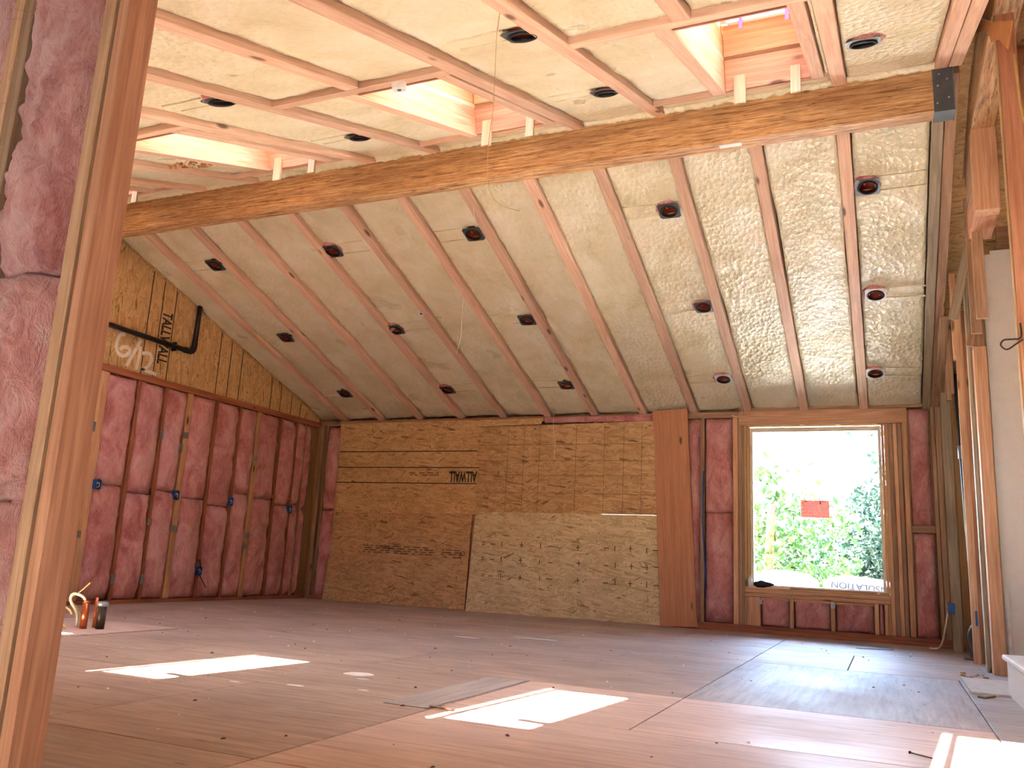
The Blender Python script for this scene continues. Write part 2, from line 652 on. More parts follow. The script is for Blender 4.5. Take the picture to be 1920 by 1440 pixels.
# ------------------------------------------------------------------ soft panel generators
def batt_mesh(w, h, depth, seed, mat, nx=10, nz=34, bulge=0.036, rough=0.016, wisps=0.0):
    """a stuffed fibreglass batt: local X width, Z height, front towards -Y, back at y=depth"""
    vs_, fs = [], []
    for j in range(nz + 1):
        v = j / nz
        for i in range(nx + 1):
            u = i / nx
            eu = 1 - abs(2 * u - 1) ** 4
            ev = 1 - abs(2 * v - 1) ** 14
            p = V((u * w * 5 + seed * 7.3, v * h * 4, seed * 3.1))
            n1 = noise.noise(p * 1.1)
            n2 = noise.noise(p * 3.1 + V((9, 2, 4)))
            n3 = noise.noise(p * 7.0 + V((3, 7, 1)))
            d = -bulge * eu * ev + (1 - eu * ev) * 0.03 + rough * (n1 * 1.3 + n2 * 0.8 + n3 * 0.45)
            ridge = 0.0
            if wisps:
                ridge = wisps * abs(noise.noise(p * 2.2 + V((0, noise.noise(p * 1.5) * 2, 0)))) + wisps * 0.6 * abs(noise.noise(p * 5.3))
                ridge *= min(1.0, eu * 1.1) ** 4
            x = u * w + (0.004 * noise.noise(V((v * h * 3.1, seed, u))) + 0.002 * noise.noise(V((v * h * 17, seed, u))) if i in (0, nx) else 0.006 * n3)
            z = v * h + (0.010 * noise.noise(V((u * w * 12, seed + 5, v))) if j in (0, nz) else 0)
            vs_.append((x, d - ridge, z))
    f = lambda i, j: j * (nx + 1) + i
    for j in range(nz):
        for i in range(nx):
            fs.append((f(i, j), f(i + 1, j), f(i + 1, j + 1), f(i, j + 1)))
    loop = [f(i, 0) for i in range(nx + 1)] + [f(nx, j) for j in range(1, nz + 1)] + [f(i, nz) for i in range(nx - 1, -1, -1)] + [f(0, j) for j in range(nz - 1, 0, -1)]
    base = len(vs_)
    for k in loop:
        vs_.append((vs_[k][0], depth, vs_[k][2]))
    n = len(loop)
    for k in range(n):
        fs.append((loop[(k + 1) % n], loop[k], base + k, base + (k + 1) % n))
    fs.append(tuple(base + k for k in range(n)))
    return mesh_from('batt', vs_, fs, mat, True)


_bs = [0]


def batt(parent, x0, x1, z0, z1, yfront, depth, mat, facing='far', **kw):
    """facing 'far': front looks to -Y. facing 'left': front looks to +X, x0..x1 are Y values, yfront is X"""
    _bs[0] += 1
    ins = 0.010 if x1 - x0 > 0.2 else 0.004
    x0 += ins
    x1 -= ins
    w, h = x1 - x0, z1 - z0
    me = batt_mesh(w, h, depth, _bs[0] * 1.37, mat, **kw)
    if facing == 'far':
        m = Matrix.Translation((x0, yfront, z0))
    else:
        m = frame_matrix(V((yfront, x0, z0)), V((0, 1, 0)), V((-1, 0, 0)), V((0, 0, 1)))
    return ob('insulation_batt', me, parent, m)


def foam_mesh(w, l, seed, cell=0.035, amp=0.011, gap=0.006, thick=0.12, holes=()):
    """foam bay: local X width, Y up the slope, visible side at z=0 facing -Z"""
    nx = max(3, int(w / cell))
    ny = max(4, int(l / cell))
    vs_, fs = [], []
    for j in range(ny + 1):
        v = j / ny
        for i in range(nx + 1):
            u = i / nx
            p = V((u * w + seed * 3.7, v * l + seed, seed * 1.9))
            d = amp * (noise.noise(p * 3.0) + 0.6 * noise.noise(p * 8.0) + 0.45 * noise.noise(p * 17.0))
            x, y = u * w, v * l
            if i == 0:
                x += gap + max(0, noise.noise(V((3.1, v * l * 1.3, seed)))) * gap * 2
                d += 0.004 + 0.005 * noise.noise(V((1.7, v * l * 2.5, seed)))
            if i == nx:
                x -= gap + max(0, noise.noise(V((8.1, v * l * 1.3, seed))) - 0.05) * gap * 3.5
                d += 0.004 + 0.006 * noise.noise(V((6.7, v * l * 2.5, seed)))
            vs_.append((x, y, d))
    f = lambda i, j: j * (nx + 1) + i
    for j in range(ny):
        for i in range(nx):
            cx, cy = (i + 0.5) / nx * w, (j + 0.5) / ny * l
            if any((cx - hx) ** 2 + (cy - hy) ** 2 < 0.072 ** 2 for hx, hy in holes):
                continue
            fs.append((f(i, j), f(i, j + 1), f(i + 1, j + 1), f(i + 1, j)))
    loop = [f(i, 0) for i in range(nx + 1)] + [f(nx, j) for j in range(1, ny + 1)] + [f(i, ny) for i in range(nx - 1, -1, -1)] + [f(0, j) for j in range(ny - 1, 0, -1)]
    base = len(vs_)
    for k in loop:
        vs_.append((vs_[k][0], vs_[k][1], thick))
    n = len(loop)
    for k in range(n):
        fs.append((loop[k], loop[(k + 1) % n], base + (k + 1) % n, base + k))
    fs.append(tuple(base + k for k in range(n)))
    return mesh_from('foam', vs_, fs, M['foam'], True)


_fs = [0]
rowname = {6.54: 'upper row', 7.84: 'middle row', 9.09: 'lowest row'}
colx = [(-6.48, 'first column beside the left gable wall', -1), (-4.96, 'second column from the left gable', 1), (-3.38, 'middle column under the beam centre', -1), (-1.55, 'fourth column, left of the window', -1), (-0.03, 'right column above the window', 1)]
NEAR_CANS = [
        (-1.50, 3.28, 'recessed light can in near slope foam, close to the top middle of the ceiling', 'steel_dark', None, -1),
        (-1.52, 4.63, 'recessed light can in near slope foam, above the beam left of the right skylight', 'steel_dark', None, -1),
        (-3.34, 3.28, 'recessed light can ringed by torn pink insulation in the near slope', 'steel_dark', 0, -1),
        (-3.36, 4.63, 'recessed light can in near slope, between the two middle skylights above the beam', 'steel_dark', None, -1),
        (-0.02, 4.57, 'recessed light can in near slope foam at the top right, beside the partition wall', 'steel', 1, 1)]
FAR_HOLES = [pf(x + 0.02 * math.sin(y * 7 + c), y, 0.02) for y in rowname for c, (x, _n, _b) in enumerate(colx)]
NEAR_HOLES = [pn(q[0], q[1], 0.02) for q in NEAR_CANS]



def foam_far(parent, x0, x1, y0, y1):
    _fs[0] += 1
    yd = V((0, -1, PITCH)).normalized()
    # local X -> -X world so that local Z points up the normal
    m = frame_matrix(pf(x1, y1, 0.04), V((-1, 0, 0)), yd, NF)
    mi = m.inverted()
    hs = [(mi @ h)[:2] for h in FAR_HOLES]
    me = foam_mesh(x1 - x0, (y1 - y0) * NL, _fs[0] * 2.3, holes=hs)
    return ob('foam_panel', me, parent, m)


def foam_near(parent, x0, x1, y0, y1, off=0.035):
    _fs[0] += 1
    yd = V((0, 1, PITCH)).normalized()
    m = frame_matrix(pn(x0, y0, off), V((1, 0, 0)), yd, NN)
    mi = m.inverted()
    hs = [(mi @ h)[:2] for h in NEAR_HOLES]
    me = foam_mesh(x1 - x0, (y1 - y0) * NL, _fs[0] * 2.3, amp=0.007, holes=hs)
    return ob('foam_panel', me, parent, m)


# ================================================================== FLOOR
floor = ob('floor', boxes_mesh('floor', [(-7.45, 3.2, 1.3, D + 0.16, -0.25, -0.022)], M['subfloor']))
tag(floor, kind='structure')


def sheet(x0, x1, y0, y1, mat, z=0.0, along='x'):
    g = 0.0035
    x0 += g; x1 -= g; y0 += g; y1 -= g
    if along == 'x':
        return board('plywood_sheet', (x0, (y0 + y1) / 2, z - 0.0105), (x1, (y0 + y1) / 2, z - 0.0105), y1 - y0, 0.021, mat, floor, bevel=0.0015)
    return board('plywood_sheet', ((x0 + x1) / 2, y0, z - 0.0105), ((x0 + x1) / 2, y1, z - 0.0105), x1 - x0, 0.021, mat, floor, bevel=0.0015)


G, P_, W_ = M['floor_grey'], M['floor_pink'], M['floor_pale']
# left, worn subfloor: rows 1.22 m deep
rows = [1.3, 2.25, 3.47, 4.49, 5.62, 6.70, 7.92, 9.0, D + 0.0]
for r in range(len(rows) - 1):
    xs = [-7.42, -5.26, -2.82, -1.81] if r % 2 else [-7.42, -6.4, -4.04, -1.81]
    if r == 3:
        xs = [-7.42, -5.26, -2.82, -0.97]
    if r >= 4:
        xs = [-7.42, -5.26, -2.82, -0.97] if r % 2 else [-7.42, -6.4, -4.04, -1.83, -0.97]
    for a, b in zip(xs[:-1], xs[1:]):
        sheet(a, b, rows[r], rows[r + 1], P_ if (r == 3 and a > -2) else G)
# right, newer plywood
sheet(-1.81, 0.62, 1.3, 2.25, P_)
sheet(-1.81, 0.62, 2.25, 3.47, P_)
sheet(-1.81, -0.97, 3.47, 4.49, P_)
sheet(-0.97, 0.40, 3.47, 4.49, P_)
sheet(-0.97, 0.40, 4.49, 6.63, W_, along='y')
sheet(-0.97, -0.29, 6.63, 7.92, G)
sheet(-0.29, 0.62, 6.63, 7.92, G)
sheet(-0.97, 0.62, 7.92, 9.0, G)
sheet(-0.97, 0.62, 9.0, D, G)
sheet(0.40, 3.1, 3.47, 4.77, W_)
sheet(0.40, 3.1, 4.77, 5.75, W_)
sheet(0.40, 3.1, 5.75, 6.63, W_)
sheet(0.62, 3.1, 6.63, 7.92, W_)
sheet(0.62, 3.1, 7.92, D, W_)
sheet(0.62, 3.1, 1.3, 3.47, P_)
# thin raised patch beside the pipes and a lifted edge strip
patch = board('plywood_patch', (-6.05, 4.62, 0.004), (-4.97, 4.62, 0.004), 1.02, 0.008, M['floor_pink'], None, bevel=0.001)
tag(patch, 'pinkish thin plywood patch on the subfloor around the copper pipes', 'plywood')
strip = board('plywood_strip', (-1.93, 3.36, 0.002), (-1.93, 4.45, 0.002), 0.22, 0.004, M['floor_pale'], None, bevel=0.001)
tag(strip, 'pale narrow plywood strip beside the long floor seam', 'plywood')


def stain(x, y, rx, ry, seed):
    random.seed(seed)
    n = 22
    vs_ = []
    for z in (0.0004, 0.0014):
        for k in range(n):
            a = 2 * math.pi * k / n
            q = 1 + 0.13 * noise.noise(V((math.cos(a) * 2, math.sin(a) * 2, seed)))
            vs_.append((math.cos(a) * rx * q, math.sin(a) * ry * q, z))
    fs = [tuple(range(n, 2 * n))] + [(k, (k + 1) % n, n + (k + 1) % n, n + k) for k in range(n)]
    return ob('paint_stain', mesh_from('stain', vs_, fs, M['paint_white']), floor, Matrix.Translation((x, y, 0)))


stain(-2.62, 4.04, 0.085, 0.07, 3)
for k, (x, y, a, b) in enumerate([(-2.62, 3.5, .05, .02), (-2.9, 3.4, .03, .015), (-2.5, 3.9, .04, .014), (-3.35, 2.6, .05, .03), (-2.3, 3.6, .03, .012), (-3.2, 6.5, .12, .03), (-2.75, 6.9, .2, .03)]):
    stain(x, y, a, b, 20 + k)

# ================================================================== CEILING: deck, rafters, foam
SKC = [-6.27, -4.33, -2.42, -0.60]          # skylight centres (X)
SKW = 0.265                                   # half width of the wells
SY0, SY1 = 3.66, 5.13                         # wells on the ceiling plane
XR_ROOF = 3.2


def slab(pfun, x0, x1, y0, y1, o0, o1):
    vs_ = [pfun(x0, y0, o0), pfun(x1, y0, o0), pfun(x1, y1, o0), pfun(x0, y1, o0), pfun(x0, y0, o1), pfun(x1, y0, o1), pfun(x1, y1, o1), pfun(x0, y1, o1)]
    fs = [(3, 2, 1, 0), (4, 5, 6, 7), (0, 1, 5, 4), (1, 2, 6, 5), (2, 3, 7, 6), (3, 0, 4, 7)]
    return vs_, fs


dv, df = [], []


def add_slab(pfun, *a):
    v_, f_ = slab(pfun, *a)
    o = len(dv)
    dv.extend(v_)
    df.extend(tuple(o + i for i in q) for q in f_)


O0, O1 = 0.24, 0.30
add_slab(pf, -7.6, XR_ROOF, 5.50, D + 0.55, O0, O1)
add_slab(pn, -7.6, XR_ROOF, 1.00, SY0 - 0.02, O0, O1)
add_slab(pn, -7.6, XR_ROOF, SY1 + 0.02, 5.75, O0, O1)
xs = [-7.6] + [q for c in SKC for q in (c - SKW - 0.02, c + SKW + 0.02)] + [XR_ROOF]
for a, b in zip(xs[0::2], xs[1::2]):
    add_slab(pn, a, b, SY0 - 0.02, SY1 + 0.02, O0, O1)
ceiling = ob('ceiling', mesh_from('roof_deck', dv, df, M['osb']))
tag(ceiling, kind='structure')
RH = 0.235


def slope_board(name, side, x, y0, y1, w, mat, o0=0.0, h=RH, parent=None):
    f = pf if side == 'far' else pn
    n = NF if side == 'far' else NN
    return board(name, f(x, y0, o0 + h / 2), f(x, y1, o0 + h / 2), w, h, mat, parent or ceiling, n)


RW = 0.089
for i in range(12):
    slope_board('rafter', 'far', RAF[i], YBB, D + 0.14, RW if i else 0.07, M['rafter'])
for x in (0.425, 0.505):
    slope_board('rafter', 'far', x, YBB, D + 0.14, 0.075, M['fir_grey'] if x < .45 else M['fir_dark'], 0.0 if x < .45 else 0.012)
    slope_board('rafter', 'near', x, 1.0, YBF, 0.075, M['rafter'])
cuts = (1, 4, 7, 10)
for i in range(12):
    if i in cuts:
        slope_board('rafter', 'near', RAF[i], 1.0, 3.50, RW, M['rafter'])
    else:
        slope_board('rafter', 'near', RAF[i], 1.0, YBF, RW, M['rafter'])
for k, c in enumerate(SKC):
    i = cuts[k]
    xa, xb = RAF[i - 1] + RW / 2, RAF[i + 1] - RW / 2
    for (ya, yb) in ((3.51, 3.60), (5.17, 5.21)):
        board('header', pn(xa, (ya + yb) / 2, RH / 2), pn(xb, (ya + yb) / 2, RH / 2), yb - ya, RH, M['rafter'], ceiling, NN)
    slope_board('trimmer', 'near', c - SKW - 0.045, 3.60, 5.17, 0.086, M['rafter'])
    slope_board('trimmer', 'near', c + SKW + 0.040, 3.60, 5.17, 0.076, M['rafter'])
# foam, far slope
for i in range(-1, 12):
    a = (RAF[i] + RW / 2) if i >= 0 else XL - 0.02
    b = RAF[i + 1] - RW / 2 if i < 11 else 0.425 - 0.04
    foam_far(ceiling, a, b, YBB, D + 0.02)
# foam, near slope
foam_near(ceiling, XL - 0.02, RAF[0] - RW / 2, 1.2, YBF)
for i in range(12):
    a = RAF[i] + RW / 2
    b = RAF[i + 1] - RW / 2 if i < 11 else 0.425 - 0.04
    left_of_cut = (i + 1) in cuts
    right_of_cut = i in cuts
    if not (left_of_cut or right_of_cut):
        foam_near(ceiling, a, b, 1.2, YBF)
    else:
        foam_near(ceiling, a, b, 1.2, 3.505)
for k, c in enumerate(SKC):
    i = cuts[k]
    xa, xb = RAF[i - 1] + RW / 2, RAF[i + 1] - RW / 2
    foam_near(ceiling, xa, c - SKW - 0.09, 3.605, 5.165)
    foam_near(ceiling, c + SKW + 0.08, xb, 3.605, 5.165, 0.02)
    foam_near(ceiling, xa, xb, 5.215, YBF)

# ================================================================== RIDGE BEAM
def beam_mesh():
    """square-edged beam with a ragged foam overspray line left to the foam panels"""
    L0, L1 = -7.42, 0.50
    return L0, L1


rb = empty('ridge_beam', ((-7.42 + 0.5) / 2, (YBF + YBB) / 2, 3.555), 'long engineered strand-lumber ridge beam spanning the room under the ceiling', 'beam')
board('beam', (-7.42, (YBF + YBB) / 2, 3.555 + 0.18), (0.42, (YBF + YBB) / 2, 3.555 + 0.18), YBB - YBF, 0.36, M['psl'], rb, bevel=0.004)
board('label_strip', (-0.98, 5.565, 3.5545), (-0.83, 5.565, 3.5545), 0.045, 0.001, M['white'], rb, bevel=0.0)
# ragged foam lip where the near slope meets the beam
vs_, fs = [], []
n = 360
for k in range(n + 1):
    x = -7.28 + k * (0.40 + 7.28) / n
    drop = 0.012 + 0.014 * noise.noise(V((x * 5, 1, 3))) + 0.012 * noise.noise(V((x * 19, 4, 2))) + 0.008 * noise.noise(V((x * 50, 4, 9)))
    zt = znear(YBF) + 0.045
    zb = znear(YBF) + 0.012 - max(0.0, drop)
    vs_ += [(x, YBF - 0.001, zb), (x, YBF - 0.010, zb + 0.012), (x, YBF - 0.045, znear(YBF - 0.045) + 0.045), (x, YBF - 0.001, zt + 0.02)]
for k in range(n):
    a, b = 4 * k, 4 * (k + 1)
    for q in range(4):
        fs.append((a + q, a + (q + 1) % 4, b + (q + 1) % 4, b + q))
ob('foam_lip', mesh_from('foam_lip', vs_, fs, M['foam'], True), ceiling)

hb = empty('beam_hanger', (0.47, 5.5, 3.55), 'grey steel hanger bracket holding the right end of the ridge beam', 'bracket')
spl = ob('side_plate', box_mesh(0.115, 0.006, 0.30, M['steel_dark'], 0.001), hb, Matrix.Translation((0.43, 5.496, 3.69)))
ob('seat_plate', box_mesh(0.115, 0.15, 0.006, M['steel_dark'], 0.001), hb, Matrix.Translation((0.43, 5.568, 3.549)))
ob('end_plate', box_mesh(0.006, 0.15, 0.30, M['steel'], 0.001), hb, Matrix.Translation((0.492, 5.568, 3.69)))
for (x, z) in ((0.395, 3.6), (0.46, 3.63), (0.40, 3.72), (0.455, 3.76), (0.41, 3.8)):
    ob('bolt', lathe_mesh('bolt', [(0.0, -0.006), (0.006, -0.005), (0.008, 0.0)], M['steel'], 8), spl, Matrix.Translation((x, 5.492, z)) @ Matrix.Rotation(-math.pi / 2, 4, 'X'))

# ================================================================== SKYLIGHTS
def skylight(c, where):
    o = pn(c, (SY0 + SY1) / 2, 0)
    t = empty('skylight', o, 'wood-lined skylight well, ' + where, 'skylight', 'skylights in the near slope')
    x0, x1 = c - SKW, c + SKW
    ym = (SY0 + SY1) / 2
    # lining boards: lower tier (header height) and upper curb tier with a dark slot between
    for (o0, o1, mat) in ((0.006, 0.20, M['fir']), (0.225, 0.42, M['pine'])):
        h = o1 - o0
        for xx in (x0 - 0.001, x1 + 0.001):
            s = -1 if xx < c else 1
            board('well_board', pn(xx + s * 0.009, SY0, (o0 + o1) / 2), pn(xx + s * 0.009, SY1, (o0 + o1) / 2), 0.018, h, mat, t, NN, 0.002)
        for yy, s in ((SY0, -1), (SY1, 1)):
            board('well_board', pn(x0, yy + s * 0.009, (o0 + o1) / 2), pn(x1, yy + s * 0.009, (o0 + o1) / 2), 0.018, h, M['fir_red'] if o0 < 0.1 else M['fir'], t, NN, 0.002)
    # curb around it all above the deck (keeps daylight out of the joints)
    for xx, s in ((x0, -1), (x1, 1)):
        board('curb', pn(xx + s * 0.037, SY0 - 0.05, 0.30), pn(xx + s * 0.037, SY1 + 0.05, 0.30), 0.036, 0.24, M['fir_dark'], t, NN, 0.0)
    for yy, s in ((SY0, -1), (SY1, 1)):
        board('curb', pn(x0 - 0.05, yy + s * 0.037, 0.30), pn(x1 + 0.05, yy + s * 0.037, 0.30), 0.036, 0.24, M['fir_dark'], t, NN, 0.0)
    # white frame and glass
    fw = 0.045
    fr = empty('frame_tmp')
    bpy.data.objects.remove(fr)
    parts = []
    ya, yb = SY0 + 0.22, SY1 - 0.06
    frame = board('window_frame', pn(x0 + 0.01, ya + fw / 2, 0.43), pn(x1 - 0.01, ya + fw / 2, 0.43), fw, 0.06, M['white'], t, NN)
    board('window_frame', pn(x0 + 0.01, yb - fw / 2, 0.43), pn(x1 - 0.01, yb - fw / 2, 0.43), fw, 0.06, M['white'], t, NN)
    for xx, s in ((x0, 1), (x1, -1)):
        board('window_frame', pn(xx + s * (0.005 + fw / 2), ya, 0.43), pn(xx + s * (0.005 + fw / 2), yb, 0.43), fw, 0.06, M['white'], t, NN)
    board('cover_board', pn(c, SY0 - 0.02, 0.43), pn(c, ya, 0.43), 2 * SKW + 0.02, 0.03, M['white'], t, NN)
    board('cover_board', pn(c, yb, 0.43), pn(c, SY1 + 0.02, 0.43), 2 * SKW + 0.02, 0.03, M['white'], t, NN)
    board('glass_pane', pn(c, ya + fw, 0.435), pn(c, yb - fw, 0.435), 2 * SKW - 2 * fw - 0.01, 0.004, M['glass'], t, NN, 0.0)
    board('shadow_bar', pn(c + 0.02, ya + 0.20, 0.39), pn(x1 - 0.012, ya + 0.17, 0.39), 0.075, 0.03, M['white'], t, NN)  # bar added to shade a notch into the sun patch
    # two pale cleats nailed to the upper end, hanging past the header
    for dx, wd in ((-0.17, 0.075), (0.175, 0.062)):
        yc = SY1 - 0.012
        vboard('cleat', c + dx - wd / 2, c + dx + wd / 2, yc - 0.019, yc, 3.60 if dx < 0 else 3.615, 4.02, M['pine'], t, 0.002)
    for xx, s in ((x0, 1), (x1, -1)):
        ob('steel_clip', box_mesh(0.03, 0.003, 0.10, M['steel'], 0.0), t, Matrix.Translation((xx + s * 0.018, SY1 - 0.003, znear(SY1) + 0.14)))
    for dx in (-0.13, 0.15):
        ob('pink_tape', box_mesh(0.022, 0.004, 0.085, M['pinktape'], 0.0), t, Matrix.Translation(pn(c + dx, yb - 0.055, 0.385)))
    return t


skylight(SKC[0], 'farthest to the left behind the foreground post')
skylight(SKC[1], 'second from the left gable wall')
skylight(SKC[2], 'third from the left, above the middle of the beam')
skylight(SKC[3], 'nearest the right partition wall')

# ================================================================== RECESSED LIGHT CANS
def can_proto():
    """local Z = into the ceiling, opening at z=0 facing -Z"""
    s = 0.088
    seg = 28
    # plate with a round hole
    vs_, fs = [], []
    for z in (0.0, 0.004):
        for k in range(seg):
            a = 2 * math.pi * k / seg
            q = s / max(abs(math.cos(a)), abs(math.sin(a)))
            vs_.append((math.cos(a) * q, math.sin(a) * q, z))
        for k in range(seg):
            a = 2 * math.pi * k / seg
            vs_.append((math.cos(a) * 0.068, math.sin(a) * 0.068, z))
    for k in range(seg):
        j = (k + 1) % seg
        fs.append((k, seg + k, seg + j, j))
        fs.append((2 * seg + k, 2 * seg + j, 3 * seg + j, 3 * seg + k))
        fs.append((k, j, 2 * seg + j, 2 * seg + k))
    plates = {}
    for key in ('steel', 'steel_dark', 'white'):
        plates[key] = mesh_from('can_plate', vs_, fs, M[key])
    ring = lathe_mesh('trim_ring', [(0.070, 0.0), (0.074, -0.010), (0.064, -0.014), (0.058, -0.006), (0.060, 0.01)], M['black'], seg)
    cup = lathe_mesh('can_housing', [(0.066, 0.0), (0.066, 0.09), (0.045, 0.118), (0.0, 0.12)], M['can_red'], seg)
    socket = lathe_mesh('lamp_socket', [(0.0, 0.055), (0.018, 0.057), (0.022, 0.07), (0.022, 0.119)], M['black'], 14)
    tagm = box_mesh(0.012, 0.028, 0.006, M['orange'], 0.001)
    return plates, ring, cup, socket, tagm


PLATES, RING, CUP, SOCKET, TAGM = can_proto()


def tuft_mesh(seed, r=0.12):
    vs_, fs = [], []
    n = 20
    for ring_, (rr, z) in enumerate(((0.075, -0.004), (r * 0.85, -0.012), (r, 0.012), (r, 0.03))):
        for k in range(n):
            a = 2 * math.pi * k / n
            q = 1 + 0.18 * noise.noise(V((math.cos(a) * 2.5, math.sin(a) * 2.5, seed + ring_)))
            vs_.append((math.cos(a) * rr * q, math.sin(a) * rr * q, z + 0.008 * noise.noise(V((k * 0.9, ring_, seed)))))
    for i in range(3):
        for k in range(n):
            fs.append((i * n + k, i * n + (k + 1) % n, (i + 1) * n + (k + 1) % n, (i + 1) * n + k))
    return mesh_from('tuft', vs_, fs, M['pink'], True)


TUFTS = [tuft_mesh(3.0), tuft_mesh(8.0, 0.105)]


def can(side, x, y, plate, label, tuft=None, bar=-1, twist=0.0, barlen=0.36):
    f, n = (pf, NF) if side == 'far' else (pn, NN)
    if side == 'far':
        yd = V((0, -1, PITCH)).normalized()
        xd = V((-1, 0, 0))
    else:
        yd = V((0, 1, PITCH)).normalized()
        xd = V((1, 0, 0))
    rot = Matrix.Rotation(twist, 3, 'Z')
    base = frame_matrix(f(x, y, 0.012), xd, yd, n) @ Matrix.Rotation(twist, 4, 'Z')
    t = bpy.data.objects.new('recessed_light', None)
    t.empty_display_size = 0.1
    link(t, None, base)
    tag(t, label, 'ceiling light', 'recessed light cans in the sloped ceiling')
    ob('mounting_plate', PLATES[plate], t, base)
    ob('trim_ring', RING, t, base)
    hs = ob('housing', CUP, t, base)
    ob('lamp_socket', SOCKET, hs, base)
    ob('wire_tag', TAGM, hs, base @ Matrix.Translation((0.02, 0.01, 0.03)))
    if tuft is not None:
        ob('fibreglass_tuft', TUFTS[tuft], t, base @ Matrix.Translation((0.012, 0.0, 0.014)) @ Matrix.Rotation(x * 7, 4, 'Z'))
    s = bar if side == 'near' else -bar
    for dy in (-0.075, 0.075):
        ob('hanger_bar', box_mesh(barlen, 0.009, 0.012, M['foam'], 0.0), t, base @ Matrix.Translation((s * (0.085 + barlen / 2), dy, 0.022)))
    # cavity walls so the can sits in the foam
    return t


for yv, rn in rowname.items():
    for ci, (xv, cn, bd) in enumerate(colx):
        plate = 'steel_dark'
        if ci == 4:
            plate = 'steel' if yv < 7 else 'white'
        if ci == 3:
            plate = 'steel_dark' if yv < 7 else 'steel'
            plate = 'white' if yv > 9 else plate
        tf = 1 if (ci in (1, 4) or (ci == 3)) else None
        can('far', xv + (0.02 * math.sin(yv * 7 + ci)), yv, plate, 'recessed light can in far slope, %s, %s' % (rn, cn), tf, bd, 0.06 * math.sin(ci * 3 + yv), 0.30 if ci != 4 else 0.32)
for (x, y, lab, pl, tf, bd) in NEAR_CANS:
    can('near', x, y, pl, lab, tf, bd, 0.0, 0.28)


def sprinkler(p, n, label):
    z = n
    x = V((1, 0, 0))
    y = z.cross(x)
    base = frame_matrix(p, x, y, z)
    t = bpy.data.objects.new('sprinkler_head', None)
    link(t, None, base)
    tag(t, label, 'sprinkler', 'round ceiling sprinkler cups')
    ob('cup', lathe_mesh('cup', [(0.0, -0.012), (0.030, -0.012), (0.032, -0.030), (0.038, -0.030), (0.042, 0.0), (0.042, 0.03)], M['white'], 20), t, base)
    ob('nozzle', lathe_mesh('nozzle', [(0.0, -0.034), (0.010, -0.032), (0.012, -0.012)], M['steel_dark'], 12), t, base)
    return t


sprinkler(pn(-2.36, 3.555, -0.01), NN, 'small white sprinkler cup on the header beside the third skylight')
sprinkler(pf(-4.50, 7.58, 0.02), NF, 'small round sprinkler cup in the far slope beside a rafter')

# scorched, torn hole in the near foam left of the second skylight
vs_, fs = [], []
random.seed(5)
for k in range(46):
    x = -4.98 + random.random() * 0.30
    y = 4.44 + random.random() * 0.22
    o = pn(x, y, 0.03 - random.random() * 0.02)
    b = len(vs_)
    for q in range(4):
        vs_.append(o + V((random.uniform(-.03, .03), random.uniform(-.02, .02), random.uniform(-.02, .015))))
    fs += [(b, b + 1, b + 2), (b, b + 2, b + 3), (b, b + 3, b + 1), (b + 1, b + 3, b + 2)]
ob('torn_foam', mesh_from('torn_foam', vs_, fs, M['kraft']), ceiling)

# ================================================================== LEFT WALL
wl_bm = prism('wall_left', [(1.3, -0.2), (D + 0.16, -0.2), (D + 0.16, zfar(D + .16) + 0.25), (5.57, 4.10), (1.3, znear(1.3) + 0.25)], XL - 0.155, XL - 0.142, 'x', M['osb_red'])
wall_left = ob('wall_left', wl_bm)
tag(wall_left, kind='structure')
studs_l = [(6.08, 0.11, 'fir'), (6.53, 0.04, 'stud_shaded'), (6.91, 0.04, 'stud_shaded'), (7.27, 0.085, 'fir'), (7.71, 0.04, 'stud_shaded'), (8.12, 0.04, 'stud_shaded'), (8.47, 0.08, 'fir'), (8.90, 0.045, 'stud_shaded'), (9.24, 0.04, 'stud_shaded'), (9.42, 0.04, 'fir_dark'), (9.56, 0.06, 'fir_dark')]
for k in range(1, 12):
    studs_l.insert(0, (6.08 - 0.406 * k, 0.04, 'stud_shaded'))
for (y, w, mk) in studs_l:
    vboard('stud', XL - 0.14, XL, y - w / 2, y + w / 2, 0.04, 2.335, M[mk], wall_left)
yboard('bottom_plate', XL - 0.14, XL, 1.4, D, 0.0, 0.04, M['stud_shaded'], wall_left)
yboard('top_plate', XL - 0.14, XL + 0.012, 1.4, D, 2.335, 2.405, M['stud_shaded'], wall_left)
ys = [(a[0] + a[1] / 2, b[0] - b[1] / 2) for a, b in zip(studs_l[:-1], studs_l[1:])]
for k, (a, b) in enumerate(ys):
    zj = [1.18, 1.19, 1.14, 1.20, 1.15, 1.10, 1.28, 1.25, 1.2, 1.22][k % 10]
    if a < 5.5:
        batt(wall_left, a, b, 0.045, 2.33, XL - 0.012, 0.12, M['pink'], 'left', nx=5, nz=12)
        continue
    batt(wall_left, a, b, 0.045, zj - 0.003, XL + 0.004, 0.135, M['pink'], 'left', nx=14, nz=44, bulge=0.042, rough=0.017)
    batt(wall_left, a, b, zj + 0.003, 2.33, XL + 0.004, 0.135, M['pink'], 'left', nx=14, nz=44, bulge=0.042, rough=0.017)
yboard('blocking', XL - 0.14, XL + 0.002, 8.51, 8.88, 1.275, 1.315, M['fir_red'], wall_left)
yboard('blocking', XL - 0.14, XL + 0.002, 8.92, 9.22, 1.275, 1.315, M['fir_red'], wall_left)
